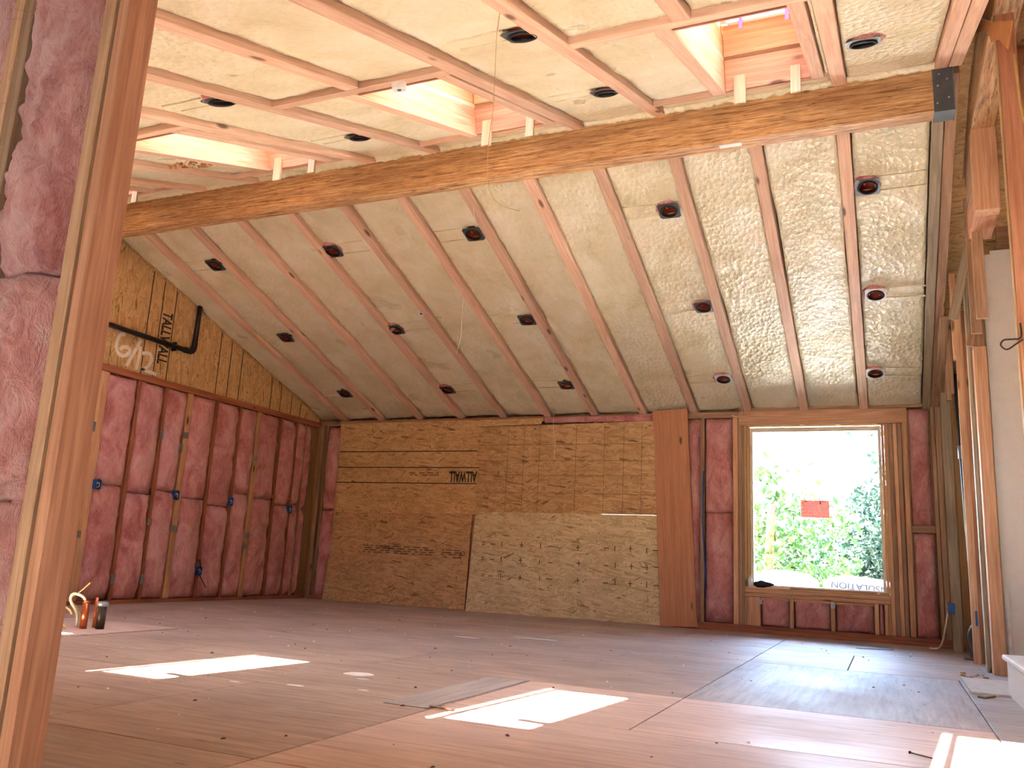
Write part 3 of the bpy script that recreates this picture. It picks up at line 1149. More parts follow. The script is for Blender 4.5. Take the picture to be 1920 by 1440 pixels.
for (y, z, s) in [(6.03, 1.75, .05), (6.91, 1.80, .05), (7.26, 1.85, .07), (7.22, 1.70, .05), (8.47, 1.74, .08), (6.04, 0.68, .06), (6.91, 0.85, .06), (7.27, 0.80, .09), (8.47, 0.78, .08), (8.46, 0.65, .07), (6.53, 0.25, .05), (6.91, 0.25, .05), (9.42, 1.55, .08)]:
    ob('nail_plate', box_mesh(0.002, s, 0.10 if s < .06 else 0.07, M['steel'], 0.0), wall_left, Matrix.Translation((XL + 0.002, y, z)))

# gable sheathing above the plate
YSEAM = 7.265
XG = XL - 0.045


def gable(y0, y1):
    pts = [(y0, 2.405), (y1, 2.405)]
    zz = lambda y: (zfar(y) if y > 5.57 else znear(y)) + 0.2
    pts += [(y1, zz(y1))]
    if y0 < 5.57 < y1:
        pts += [(5.57, zz(5.57))]
    pts += [(y0, zz(y0))]
    return pts


def osb_upright(name, outline, x0, x1, mat, parent):
    """panel facing +X; local X along world Z (strand direction), local Y along world Y"""
    cy = sum(p[0] for p in outline) / len(outline)
    cz = sum(p[1] for p in outline) / len(outline)
    me = prism(name, [(b - cz, a - cy) for a, b in outline], 0.0, x1 - x0, 'z', mat)
    return ob(name, me, parent, frame_matrix(V((x0, cy, cz)), V((0, 0, 1)), V((0, 1, 0)), V((-1, 0, 0))) @ Matrix.Translation((0, 0, -(x1 - x0))))


for (a, b) in ((1.4, 3.605), (3.61, 4.82), (4.825, 6.115), (6.12, YSEAM - 0.003), (YSEAM + 0.003, 8.465), (8.47, D)):
    osb_upright('osb_panel', gable(a, b), XG, XG + 0.012, M['osb'], wall_left)
lines = []
for y in (6.54, 6.71, 6.897, 7.67, 7.863, 8.067, 8.67, 8.87, 9.1, 9.3):
    lines.append((XG + 0.0115, XG + 0.0135, y - 0.006, y + 0.006, 2.41, zfar(y) + 0.03))
ob('nailing_line', boxes_mesh('lines', lines, M['ink']), wall_left)
# printed word running down the panel
me = text_mesh('TALLWALL', 0.19, M['ink'], 0.0008, 0.005, 0.60)
ob('printed_lettering', me, wall_left, frame_matrix(V((XG + 0.0135, 6.80, 2.875)), V((0, 0, -1)), V((0, 1, 0)), V((1, 0, 0))))


def ribbon(name, strokes, width, plane, mat, parent, soft=0.0):
    """paint strokes (a,b) on a wall plane; plane(a,b,h)->world"""
    vs_, fs = [], []
    for st in strokes:
        path = smooth_path([V((a, b, 0)) for a, b in st], 5)
        n = len(path)
        for side in (0, 1):
            pass
        base = len(vs_)
        for i, p in enumerate(path):
            d = (path[min(i + 1, n - 1)] - path[max(i - 1, 0)]).normalized()
            nrm = V((-d.y, d.x, 0))
            w = width * (0.8 + 0.25 * noise.noise(V((i * 0.37, base, 2)))) / 2
            for s in (-1, 1):
                q = p + nrm * w * s
                vs_.append(plane(q.x, q.y, 0.0))
                vs_.append(plane(q.x, q.y, 0.0012))
        for i in range(n - 1):
            a, b = base + 4 * i, base + 4 * (i + 1)
            fs += [(a + 1, a + 3, b + 3, b + 1), (a, a + 1, b + 1, b), (a + 3, a + 2, b + 2, b + 3)]
        fs += [(base, base + 2, base + 3, base + 1), (base + 4 * n - 4, base + 4 * n - 3, base + 4 * n - 1, base + 4 * n - 2)]
    me = mesh_from(name, vs_, fs, mat)
    bm = bmesh.new()
    bm.from_mesh(me)
    bmesh.ops.recalc_face_normals(bm, faces=bm.faces)
    bm.to_mesh(me)
    bm.free()
    return ob(name, me, parent)


wallp = lambda a, b, h: V((XG + 0.0125 + h, a, b))
six = [(6.273, 2.778), (6.215, 2.756), (6.19, 2.704), (6.186, 2.639), (6.209, 2.574), (6.268, 2.544), (6.333, 2.569), (6.364, 2.619), (6.327, 2.649), (6.267, 2.637), (6.235, 2.6)]
slash = [(6.493, 2.777), (6.419, 2.62), (6.347, 2.45)]
one = [(6.485, 2.702), (6.494, 2.606), (6.478, 2.444)]
two = [(6.53, 2.634), (6.625, 2.654), (6.661, 2.613), (6.651, 2.551), (6.605, 2.487), (6.536, 2.461)]
two2 = [(6.536, 2.458), (6.643, 2.456), (6.758, 2.448)]
ribbon('spray_painted_numerals', [six, slash, one, two, two2], 0.05, wallp, M['paint_white'], wall_left)

# black drain pipe on the gable
pipe = empty('drain_pipe', (XL + 0.04, 7.16, 2.80), 'black plastic drain pipe running along the gable and turning up into the foam', 'pipe')
xp = XL + 0.035
ob('pipe_run', tube_mesh('pipe_run', [(xp, 4.6, 2.815), (xp, 7.08, 2.80)], 0.028, M['abs'], 14), pipe)
ob('elbow', tube_mesh('elbow', smooth_path([(xp, 7.04, 2.80), (xp, 7.12, 2.80), (xp, 7.165, 2.815), (xp, 7.185, 2.86), (xp, 7.188, 2.93)], 5), 0.034, M['abs'], 14), pipe)
ob('riser', tube_mesh('riser', [(xp, 7.188, 2.90), (xp, 7.20, 3.40)], 0.028, M['abs'], 14), pipe)
for y in (6.90,):
    ob('pipe_strap', box_mesh(0.06, 0.018, 0.10, M['black'], 0.0), pipe, Matrix.Translation((xp - 0.01, y, 2.80)))


def ebox(name, m, label, cat='electrical box', w=0.06, h=0.095, d=0.055):
    t = bpy.data.objects.new('electrical_box', None)
    link(t, None, m)
    tag(t, label, cat, 'blue electrical boxes on the studs')
    th = 0.004
    bs = [(-w / 2, w / 2, -h / 2, -h / 2 + th, -d, 0), (-w / 2, w / 2, h / 2 - th, h / 2, -d, 0), (-w / 2, -w / 2 + th, -h / 2, h / 2, -d, 0), (w / 2 - th, w / 2, -h / 2, h / 2, -d, 0), (-w / 2, w / 2, -h / 2, h / 2, -d, -d + th)]
    bd = ob('box_body', boxes_mesh('box_body', bs, M['blue']), t, m)
    ob('cable_coil', tube_mesh('coil', smooth_path([(-0.01, -0.03, -0.045), (0.015, -0.02, -0.012), (0.0, 0.02, -0.004), (-0.014, 0.0, -0.01), (0.008, 0.028, -0.035)], 4), 0.004, M['wire_white'], 6), t, m)
    for s in (-1, 1):
        ob('mounting_ear', box_mesh(0.016, 0.014, 0.003, M['blue'], 0.0), bd, m @ Matrix.Translation((0, s * (h / 2 + 0.004), -0.003)))
    return t


def on_left(y, z, out=0.055):
    return frame_matrix(V((XL + out, y, z)), V((0, 1, 0)), V((0, 0, 1)), V((1, 0, 0)))


for (y, z, lab) in [(6.15, 1.18, 'blue electrical box on left wall stud nearest the foreground post'), (7.20, 1.165, 'blue electrical box on the pale double stud of the left wall'), (8.07, 1.165, 'blue electrical box between the middle pink batts of the left wall'), (9.20, 1.155, 'round-looking blue electrical box near the far left corner'), (7.69, 0.345, 'low blue electrical box with loose cables near the left wall floor')]:
    ebox('electrical_box', on_left(y, z), lab)
wire('loose_cable', [(XL + .062, 7.69, .36), (XL + .09, 7.62, .47), (XL + .10, 7.55, .40), (XL + .08, 7.66, .30), (XL + .1, 7.76, .16)], 0.005, M['wire_dark'], 'dark loose cable tails sticking out of the low left wall box', 'cable')
cs = tube_mesh('copper_stub', [(0, 0, 0), (0, 0, 0.10), (0.02, 0, 0.14)], 0.011, M['copper'], 10)
tag(ob('copper_stub', cs, None, Matrix.Translation((XL + 0.03, 9.33, 0.20))), 'short bright copper stub low in the far left corner', 'pipe')

# ================================================================== FAR WALL
YB = D + 0.14
WX0, WX1, WZ0, WZ1 = -1.45, 0.005, 0.475, 2.265
outs = [(XL - 0.155, -3.15, YB, YB + 0.012, -0.2, 2.75), (-3.15, -2.20, YB, YB + 0.012, 1.26, 2.295), (-2.80, -2.20, YB, YB + 0.012, 2.32, 2.75), (-3.15, -2.80, YB, YB + 0.012, 2.295, 2.75), (-2.55, -2.20, YB, YB + 0.012, 2.295, 2.32), (-3.15, -2.20, YB, YB + 0.012, -0.2, 1.19),
        (-2.20, WX0, YB, YB + 0.012, -0.2, 2.75), (WX1, 3.2, YB, YB + 0.012, -0.2, 2.75), (WX0, WX1, YB, YB + 0.012, WZ1, 2.75), (WX0, WX1, YB, YB + 0.012, -0.2, WZ0)]
wall_far = ob('wall_far', boxes_mesh('wall_far', outs, M['osb_red']))
tag(wall_far, kind='structure')
xboard('bottom_plate', XL, 0.55, D, YB, 0.0, 0.04, M['stud_shaded'], wall_far)
xboard('bottom_plate', -2.1, 0.55, D - 0.005, YB, 0.04, 0.078, M['stud_shaded'], wall_far)
xboard('top_plate', XL, -1.49, D, YB, 2.36, 2.43, M['fir_dark'], wall_far)
for (x, w, mk) in [(-7.25, 0.06, 'fir_dark'), (-7.16, 0.04, 'fir_dark'), (-6.92, 0.045, 'fir'), (-6.45, 0.04, 'fir'), (-6.04, 0.04, 'fir'), (-5.63, 0.04, 'fir'), (-5.22, 0.04, 'fir'), (-4.80, 0.04, 'fir'), (-3.2, 0.08, 'fir'), (-2.16, 0.08, 'fir'), (-1.915, 0.045, 'fir_dark')]:
    vboard('stud', x - w / 2, x + w / 2, D, YB, 0.04, 2.36, M[mk], wall_far)
batt(wall_far, -7.14, -6.945, 1.20, 2.35, D - 0.012, 0.13, M['pink'], 'far')
batt(wall_far, -7.14, -6.945, 0.045, 1.195, D - 0.012, 0.13, M['pink'], 'far')
for a, b in ((-6.9, -6.47), (-6.43, -6.06), (-6.02, -5.65), (-5.61, -5.24), (-5.2, -4.82)):
    batt(wall_far, a, b, 0.045, 2.35, D + 0.03, 0.10, M['pink'], 'far', nx=4, nz=10, bulge=0.0)
batt(wall_far, -2.12, -1.94, 0.08, 2.35, D + 0.004, 0.125, M['pink'], 'far', nz=40)
batt(wall_far, -1.89, -1.575, 1.285, 2.352, D - 0.004, 0.13, M['pink'], 'far')
batt(wall_far, -1.89, -1.575, 0.08, 1.28, D - 0.004, 0.13, M['pink'], 'far')
for (a, b, mk) in [(-1.570, -1.515, 'fir'), (-1.512, -1.47, 'fir_dark'), (-1.468, WX0 - 0.001, 'fir_dark')]:
    vboard('stud', a, b, D - (0.01 if a < -1.55 else 0), YB, 0.078, 2.36 if a < -1.5 else WZ1, M[mk], wall_far)
# header: two planks with spacer blocks between
xboard('header', -1.508, 0.235, D - 0.002, D + 0.036, WZ1 + 0.004, 2.43, M['fir'], wall_far)
xboard('header', -1.508, 0.235, YB - 0.045, YB, WZ1 + 0.004, 2.43, M['jamb'], wall_far)
for x in (-1.42, -1.18, -0.83, -0.45, -0.08):
    xboard('spacer_block', x - 0.025, x + 0.025, D + 0.037, YB - 0.046, WZ1 + 0.006, 2.42, M['jamb'], wall_far)
xboard('top_plate', -1.508, 0.55, D + 0.0, YB, 2.432, 2.47, M['fir_dark'], wall_far)
# right jack and king studs
for k, (a, b) in enumerate([(0.008, 0.047), (0.050, 0.089), (0.092, 0.131), (0.134, 0.172), (0.180, 0.232)]):
    vboard('stud', a, b, D - (0.004 * (k % 2)), YB, 0.078, WZ1 if k < 4 else 2.43, M[['fir', 'fir_dark', 'fir', 'fir_dark', 'fir'][k]], wall_far)
batt(wall_far, 0.242, 0.452, 1.20, 2.42, D - 0.004, 0.13, M['pink'], 'far')
batt(wall_far, 0.242, 0.452, 0.08, 1.115, D - 0.004, 0.13, M['pink'], 'far')
xboard('blocking', 0.236, 0.456, D, YB, 1.12, 1.195, M['fir_dark'], wall_far)
for (a, b) in ((0.458, 0.495), (0.50, 0.55)):
    vboard('stud', a, b, D - 0.002, YB, 0.04, 2.43, M['fir_dark'], wall_far)
# sill and cripples
xboard('sill_plate', WX0, 0.006, D - 0.004, YB, WZ0 - 0.048, WZ0 - 0.008, M['fir'], wall_far)
xboard('sill_plate', WX0, 0.006, D - 0.002, YB, WZ0 - 0.092, WZ0 - 0.052, M['fir'], wall_far)
for (a, b, mk) in [(-1.448, -1.43, 'fir'), (-1.427, -1.285, 'fir'), (-0.985, -0.943, 'fir'), (-0.572, -0.530, 'fir'), (-0.15, -0.108, 'fir'), (-0.055, -0.018, 'fir'), (-0.014, 0.006, 'fir')]:
    vboard('cripple_stud', a, b, D, YB, 0.078, WZ0 - 0.094, M[mk], wall_far)
for (a, b) in ((-1.282, -0.988), (-0.940, -0.575), (-0.527, -0.153), (-0.105, -0.058)):
    batt(wall_far, a, b, 0.08, WZ0 - 0.098, D + 0.012, 0.12, M['pink'], 'far', nz=12, rough=0.02)
    if b - a > 0.2:
        xboard('blocking', a, b, D + 0.006, D + 0.03, WZ0 - 0.122, WZ0 - 0.096, M['fir'], wall_far)
for x, z in ((-1.29, 0.33), (-0.55, 0.335)):
    ob('nail_plate', box_mesh(0.045, 0.002, 0.05, M['steel'], 0.0), wall_far, Matrix.Translation((x, D - 0.002, z)))
for z in (2.40,):
    ob('nail_plate', box_mesh(0.16, 0.002, 0.05, M['steel'], 0.0), wall_far, Matrix.Translation((-7.05, D - 0.002, z)))

# window
win = empty('window_1', ((WX0 + WX1) / 2, YB, WZ0), kind='structure')
fy0, fy1 = YB - 0.045, YB + 0.02
fx0, fx1, fz0, fz1 = WX0 + 0.052, WX1 - 0.030, WZ0 + 0.006, WZ1 - 0.010
fw = 0.05
fs_ = 0.032
vboard('window_frame', fx0, fx0 + fs_, fy0, fy1, fz0, fz1, M['frame'], win)
vboard('window_frame', fx1 - fs_, fx1, fy0, fy1, fz0, fz1, M['frame'], win)
xboard('window_frame', fx0 + fs_, fx1 - fs_, fy0, fy1, fz0, fz0 + 0.03, M['frame'], win)
xboard('window_frame', fx0 + fs_, fx1 - fs_, fy0, fy1, fz1 - fw, fz1, M['frame'], win)
xboard('window_sill', WX0 + 0.002, WX1 - 0.002, D - 0.004, fy0, WZ0 - 0.006, WZ0 + 0.006, M['jamb'], win)
for a, b, y0, mk in ((WX0 + 0.0005, WX0 + 0.026, D + 0.004, 'pine'), (WX0 + 0.027, WX0 + 0.051, D + 0.045, 'jamb'), (WX1 - 0.029, WX1 - 0.0005, D + 0.02, 'jamb')):
    vboard('jamb_board', a, b, y0, YB + 0.01, WZ0 + 0.008, WZ1, M[mk], win, 0.002)
ob('glass_pane', boxes_mesh('glass', [(fx0 + fs_, fx1 - fs_, YB - 0.016, YB - 0.012, fz0 + 0.03, fz1 - fw)], M['glass']), win)

st = empty('window_sticker', (-0.712, YB - 0.02, 1.35), 'red rectangular sticker with mirrored white lettering in the middle of the window pane', 'sticker')
ob('sticker_sheet', boxes_mesh('sticker', [(-0.86, -0.565, YB - 0.0172, YB - 0.0164, 1.255, 1.445)], M['sticker']), st)
me = text_mesh('Milgard', 0.115, M['white'], 0.0003, 0.0, 0.265)
ob('sticker_lettering', me, st, frame_matrix(V((-0.715, YB - 0.0182, 1.352)), V((-1, 0, 0)), V((0, 0, 1)), V((0, 1, 0))))
ob('sticker_rule', boxes_mesh('rule', [(-0.845, -0.58, YB - 0.0185, YB - 0.0176, 1.288, 1.292), (-0.82, -0.71, YB - 0.0185, YB - 0.0176, 1.405, 1.414)], M['white']), st)
ob('sticker_fine_print', boxes_mesh('fine', [(-0.665, -0.60, YB - 0.0185, YB - 0.0176, 1.431, 1.437), (-0.665, -0.65, YB - 0.0185, YB - 0.0176, 1.405, 1.425), (-0.82, -0.79, YB - 0.0185, YB - 0.0176, 1.43, 1.437)], M['ink']), st)

# things on the sill
tag(xboard('trim_strip', -0.98, -0.12, D + 0.005, D + 0.055, WZ0 + 0.0065, WZ0 + 0.022, M['fir_dark']), 'dark flat wooden strip lying on the window sill', 'board')
tag(xboard('shim', -0.09, -0.005, D - 0.002, D + 0.04, WZ0 + 0.0065, WZ0 + 0.02, M['pine']), 'short pale shim on the right end of the window sill', 'shim')
gl = []
vs_, fs = [], []
bm = bmesh.new()
bmesh.ops.create_icosphere(bm, subdivisions=3, radius=1.0)
for v in bm.verts:
    q = 1 + 0.22 * noise.noise(v.co * 2.1)
    v.co = V((v.co.x * 0.095 * q + (0.03 if v.co.x > 0.6 else 0), v.co.y * 0.03 * q, (v.co.z * 0.040 * q) * (1.0 - 0.5 * max(0, v.co.x))))
me = bpy.data.meshes.new('glove')
bm.to_mesh(me)
bm.free()
me.materials.append(M['black'])
me.polygons.foreach_set('use_smooth', [True] * len(me.polygons))
tag(ob('black_bundle', me, None, Matrix.Translation((-1.27, D + 0.05, WZ0 + 0.042))), 'crumpled black bundle lying on the left end of the window sill', 'bundle')
tag(ob('caulk_bottle', lathe_mesh('caulk', [(0.0, 0.0), (0.022, 0.001), (0.022, 0.085), (0.008, 0.10), (0.005, 0.13), (0.0, 0.131)], M['white'], 16), None, Matrix.Translation((-1.395, D + 0.018, WZ0 + 0.007))), 'small white bottle in the left corner of the window sill', 'bottle')

# ------------------------------------------------------------------ loose sheets on the far wall
YS = D - 0.03


def far_sheet(name, outline, ythick, y, mat, label, cat, flat=False):
    cx = sum(p[0] for p in outline) / len(outline)
    z0 = min(p[1] for p in outline)
    cz = (min(p[1] for p in outline) + max(p[1] for p in outline)) / 2
    root = empty(name, (cx, y, z0), label, cat)
    me = prism('sheet', [(a - cx, b - cz) for a, b in outline], -ythick, 0.0, 'z', mat)
    # local XY is the sheet, local Z -> +Y
    m = frame_matrix(V((cx, y, cz)), V((1, 0, 0)), V((0, 0, 1)), V((0, -1, 0)))
    ob('board', me, root, m)
    return root


s_ul = far_sheet('osb_sheet', [(-6.885, 1.165), (-4.73, 1.185), (-4.765, 2.306), (-3.92, 2.325), (-3.90, 2.40), (-6.925, 2.385)], 0.012, YS, M['osb'], 'upper left tan strand board sheet with black horizontal lines, upside-down lettering', 'sheet')
s_ll = far_sheet('osb_sheet', [(-6.97, 0.0), (-4.835, 0.008), (-4.80, 1.178), (-6.875, 1.158)], 0.012, YS - 0.013, M['osb_red'], 'lower left brown strand board sheet with small upside-down print', 'sheet')
s_ur = far_sheet('osb_sheet', [(-4.76, 1.218), (-2.36, 1.230), (-2.36, 2.335), (-4.79, 2.295)], 0.012, YS - 0.0135, M['osb_red'], 'upper right darker strand board sheet with a thin pencil grid', 'sheet')
s_lr = far_sheet('osb_sheet', [(-4.815, 0.0), (-2.31, 0.006), (-2.31, 1.2285), (-4.745, 1.216)], 0.012, YS - 0.027, M['osb_yellow'], 'lower right yellowish strand board sheet stamped with rows of plus and dash marks', 'sheet')
yk = YS - 0.013
ob('nailing_line', boxes_mesh('lines', [(-6.905, -4.755, yk, yk + 0.0015, z - 0.006, z + 0.006) for z in (1.99, 1.775, 1.57)], M['ink']), s_ul)
me = text_mesh('ALLWALL', 0.19, M['ink'], 0.0006, 0.006, 0.40)
ob('printed_lettering', me, s_ul, frame_matrix(V((-4.968, yk, 1.665)), V((-1, 0, 0)), V((0, 0, -1)), V((0, -1, 0))))
random.seed(11)


def fine_print(x0, x1, zs, y, parent, hh=0.010):
    bs = []
    for z in zs:
        x = x0 + random.uniform(0, 0.06)
        while x < x1 - 0.05:
            w = random.uniform(0.03, 0.14)
            bs.append((x, min(x + w, x1), y - 0.0008, y + 0.0006, z, z + hh))
            x += w + random.uniform(0.015, 0.07)
    ob('fine_print', boxes_mesh('fine_print', bs, M['ink_soft']), parent)


fine_print(-5.80, -5.32, (1.70, 1.672), yk, s_ul)
fine_print(-6.42, -5.30, (0.735, 0.705, 0.677, 0.650), YS - 0.0258, s_ll, 0.011)
fine_print(-5.22, -4.86, (0.72, 0.69, 0.665, 0.63), YS - 0.0258, s_ll, 0.011)
ob('stamp_ring', mesh_from('ring', [(r * math.cos(a * math.pi / 12), r * math.sin(a * math.pi / 12), z) for z in (0, 0.001) for r in (0.022, 0.03) for a in range(24)],
   [(48 + a, 48 + (a + 1) % 24, 72 + (a + 1) % 24, 72 + a) for a in range(24)] + [(24 + a, 24 + (a + 1) % 24, (a + 1) % 24, a) for a in range(24)], M['ink_soft']), s_ll,
   frame_matrix(V((-4.895, YS - 0.0255, 0.69)), V((1, 0, 0)), V((0, 0, 1)), V((0, -1, 0))))
yg = YS - 0.0262
gl = [(-4.76, -2.37, yg, yg + 0.001, z, z + 0.004) for z in (1.46, 1.68, 1.86, 2.06)]
gl += [(x, x + 0.004, yg, yg + 0.001, 1.24, 2.30) for x in (-4.35, -4.13, -3.92, -3.44, -3.08, -2.84, -2.62)]
ob('pencil_grid', boxes_mesh('grid', gl, M['ink_soft']), s_ur)
ym = YS - 0.0398
marks = []
colu = [(-4.60, '='), (-4.49, '-'), (-4.36, 'l'), (-4.10, '+'), (-3.84, 'l'), (-3.72, '-'), (-3.36, '+'), (-3.02, '-'), (-2.91, 'l'), (-2.72, '+'), (-2.53, 'l'), (-2.43, '-'), (-2.345, '=')]
for z0 in (0.83, 0.64, 0.44):
    for (x, ch) in colu:
        z = z0 + random.uniform(-0.008, 0.008)
        x = x + random.uniform(-0.01, 0.01)
        marks = []
        if ch in '-+':
            w = 0.032 if ch == '-' else 0.026
            marks.append((x - w, x + w, ym, ym + 0.001, z - 0.005, z + 0.005))
        if ch in 'l+':
            marks.append((x - 0.005, x + 0.005, ym, ym + 0.001, z - 0.032, z + 0.032))
        if ch == '=':
            marks.append((x - 0.02, x + 0.02, ym, ym + 0.001, z + 0.008, z + 0.017))
            marks.append((x - 0.02, x + 0.02, ym, ym + 0.001, z - 0.017, z - 0.008))
        ob('stamped_mark', boxes_mesh('marks', marks, M['ink_soft']), s_lr)


# ragged insulation above the upper right sheet
tb = batt_mesh(1.45, 0.075, 0.02, 77.0, M['pink'], nx=44, nz=4, bulge=0.010, rough=0.012)
tag(ob('insulation_scrap', tb, None, Matrix.Translation((-3.88, D - 0.024, 2.342)) ), 'ragged strip of pink insulation along the top of the upper right sheet', 'insulation')

# wide plank leaning beside the window
pl = board('plank', (-2.148, D - 0.100, 0.012), (-2.276, D - 0.092, 2.452), 0.407, 0.028, M['plank'], None, V((0, 1, 0)), 0.002)
tag(pl, 'tall wide reddish wooden plank standing against the far wall left of the window', 'plank')

ebox('electrical_box', frame_matrix(V((-2.0, D - 0.01, 2.09)), V((1, 0, 0)), V((0, 0, 1)), V((0, -1, 0))), 'blue electrical box high beside the top of the plank', w=0.085)
ebox('electrical_box', frame_matrix(V((-1.845, D - 0.01, 0.395)), V((1, 0, 0)), V((0, 0, 1)), V((0, -1, 0))), 'blue electrical box low in the bay left of the window')
wire('blue_cable', [(-1.90, D - 0.012, 1.75), (-1.905, D - 0.014, 1.2), (-1.89, D - 0.012, 0.8), (-1.87, D - 0.012, 0.45)], 0.008, M['blue'], 'blue cable running down the stud beside the plank', 'cable')
wire('white_cable', [(-1.57, 9.68, 2.379), (-1.505, 9.67, 2.353), (-1.452, 9.67, 2.42), (-1.463, 9.68, 2.49)], 0.006, M['wire_white'], 'white cable loop at the upper left corner of the window', 'cable')

# ================================================================== RIGHT PARTITION
wall_right = empty('wall_right', (0.6, 7.5, 0), kind='structure')
top = lambda y: (zfar(y) if y > 5.57 else znear(y))
vboard('stud', 0.528, 0.618, 9.23, 9.27, 0.0, top(9.25) + 0.03, M['fir_grey'], wall_right)
vboard('stud', 0.555, 0.645, 9.50, 9.54, 0.0, top(9.5), M['fir_dark'], wall_right)
vboard('stud', 0.605, 0.66, 8.06, 8.10, 0.0, top(8.1), M['fir'], wall_right)
vboard('stud', 0.645, 0.70, 8.16, 8.24, 0.0, top(8.1), M['fir_red'], wall_right)
vboard('post', 0.638, 0.668, 7.40, 7.48, 0.0, top(7.4), M['fir_grey'], wall_right)
vboard('post', 0.668, 0.756, 7.26, 7.40, 0.0, 2.44, M['fir'], wall_right)
vboard('stud', 0.668, 0.756, 7.30, 7.38, 2.44, top(7.3) + 0.1, M['fir_dark'], wall_right)
for y in (7.7,):
    vboard('stud', 0.558, 0.60, y - 0.03, y + 0.03, 2.445, top(y) + 0.05, M['fir'], wall_right)
for y in (6.9, 6.5):
    vboard('stud', 0.63, 0.70, y - 0.02, y + 0.02, 2.45, top(y) + 0.1, M['fir_dark'], wall_right)
for y in (8.75, 8.4):
    vboard('stud', 0.555, 0.60, y - 0.02, y + 0.02, 2.3, top(y), M['fir_dark'], wall_right)
for y in (8.9, 8.5):
    vboard('stud', 0.72, 0.80, y - 0.02, y + 0.02, 0.0, top(y), M['fir_dark'], wall_right)
# upper strand beam along the partition and its boxed drop
yb = board('header_beam', (0.70, 4.3, 3.83), (0.70, 8.2, 3.83), 0.14, 0.30, M['psl'], wall_right)
vboard('drop_post', 0.625, 0.775, 6.08, 6.20, 3.09, 3.69, M['fir'], wall_right)
yboard('drop_block', 0.628, 0.772, 6.20, 6.66, 3.09, 3.30, M['fir_red'], wall_right)
yboard('drop_block', 0.628, 0.772, 6.20, 6.66, 3.31, 3.68, M['fir_dark'], wall_right)
# let-in diagonal braces
board('brace', (0.535, 7.23, 2.66), (0.755, 7.23, 3.58), 0.07, 0.02, M['fir_grey'], wall_right, V((0, 1, 0)))
board('brace', (0.640, 7.24, 2.44), (0.735, 7.24, 2.82), 0.06, 0.02, M['fir_dark'], wall_right, V((0, 1, 0)))
board('blocking', (0.53, 9.3, 2.47), (0.53, 8.0, 2.90), 0.07, 0.03, M['fir_dark'], wall_right)
# front stud of the partition
vboard('stud', 0.622, 0.628, 4.655, 4.70, 0.0, top(4.7) + .05, M['pine'], wall_right)
vboard('stud', 0.629, 0.718, 4.66, 4.70, 0.0, top(4.7) + .05, M['fir_red'], wall_right)
vboard('stud', 0.76, 0.85, 4.25, 4.29, 0.0, top(4.3) + .05, M['fir_red'], wall_right)
xboard('blocking', 0.72, 1.6, 4.66, 4.70, 3.02, 3.06, M['fir_red'], wall_right)
vboard('stud', 0.80, 0.89, 5.6, 5.64, 0.6, 3.9, M['fir_red'], wall_right)
# rough board skin behind the right hand studs
for k in range(9):
    xboard('wall_board', 0.80, 1.75, 5.66, 5.68, 2.75 + 0.14 * k, 2.885 + 0.14 * k, M['fir_red'], wall_right)
ob('tape_strip', box_mesh(0.016, 0.002, 0.12, M['blue'], 0.0), wall_right, Matrix.Translation((0.64, 8.058, 0.36)))
# closing walls of the stair side
wall_stair = ob('wall_stair', boxes_mesh('ws', [(3.1, 3.2, 1.3, D + .15, -0.2, 4.3), (0.9, 3.1, 7.45, 7.5, -0.2, 4.3), (1.25, 1.3, 7.5, D + 0.14, -0.2, 4.3)], M['fir_dark']))
tag(wall_stair, kind='structure')
drywall = ob('drywall_panel', boxes_mesh('dw', [(0.772, 3.095, 7.36, 7.375, 0.0, 3.22), (0.835, 3.095, 7.36, 7.375, 3.22, 3.25)], M['drywall']))
tag(drywall, 'white primed drywall sheet behind the stair at the right edge', 'drywall')
tag(ob('paper_scrap', prism('scrap', [(0.84, 3.50), (0.90, 3.50), (0.90, 3.66), (0.84, 3.64)], 7.345, 7.352, 'y', M['kraft'])), 'brown paper scrap stuck on the drywall edge', 'paper')
# stair
stair = empty('stair', (1.2, 5.3, 0), 'white painted bottom steps of a stair at the right edge', 'stair')
ob('riser', boxes_mesh('riser', [(0.625, 0.645, 4.75, 6.02, 0.0, 0.20)], M['drywall']), stair)
yboard('tread', 0.60, 0.93, 4.75, 6.03, 0.20, 0.232, M['drywall'], stair, 0.008)
ob('riser', boxes_mesh('riser', [(0.915, 0.935, 4.75, 6.02, 0.232, 0.40)], M['drywall']), stair)
yboard('tread', 0.89, 1.22, 4.75, 6.03, 0.40, 0.432, M['drywall'], stair, 0.008)
ob('stringer', boxes_mesh('stringer', [(0.64, 1.3, 6.0, 6.02, 0.0, 0.20), (0.93, 1.3, 6.0, 6.02, 0.2, 0.40)], M['drywall']), stair)
ob('baseboard_trim', boxes_mesh('bt', [(0.775, 0.80, 7.33, 7.36, 0.0, 0.62), (0.80, 1.4, 7.34, 7.36, 0.0, 0.14)], M['white']), stair)
# torn kraft paper at the top
vs_ = [(0.600, 5.72, 4.35), (0.60, 5.16, 3.94), (0.60, 4.62, 3.55), (0.60, 3.99, 3.14), (0.60, 4.164, 3.10), (0.60, 4.42, 3.32), (0.60, 4.67, 3.46), (0.60, 4.80, 3.62), (0.60, 4.94, 3.70), (0.60, 5.2, 3.86)]
random.seed(3)
out = []
for (x, y, z) in vs_:
    out.append((y, z))
pm = prism('paper', out, 0.605, 0.609, 'x', M['kraft'])
tag(ob('kraft_paper', pm), 'torn brown kraft paper hanging at the top of the right partition', 'paper')
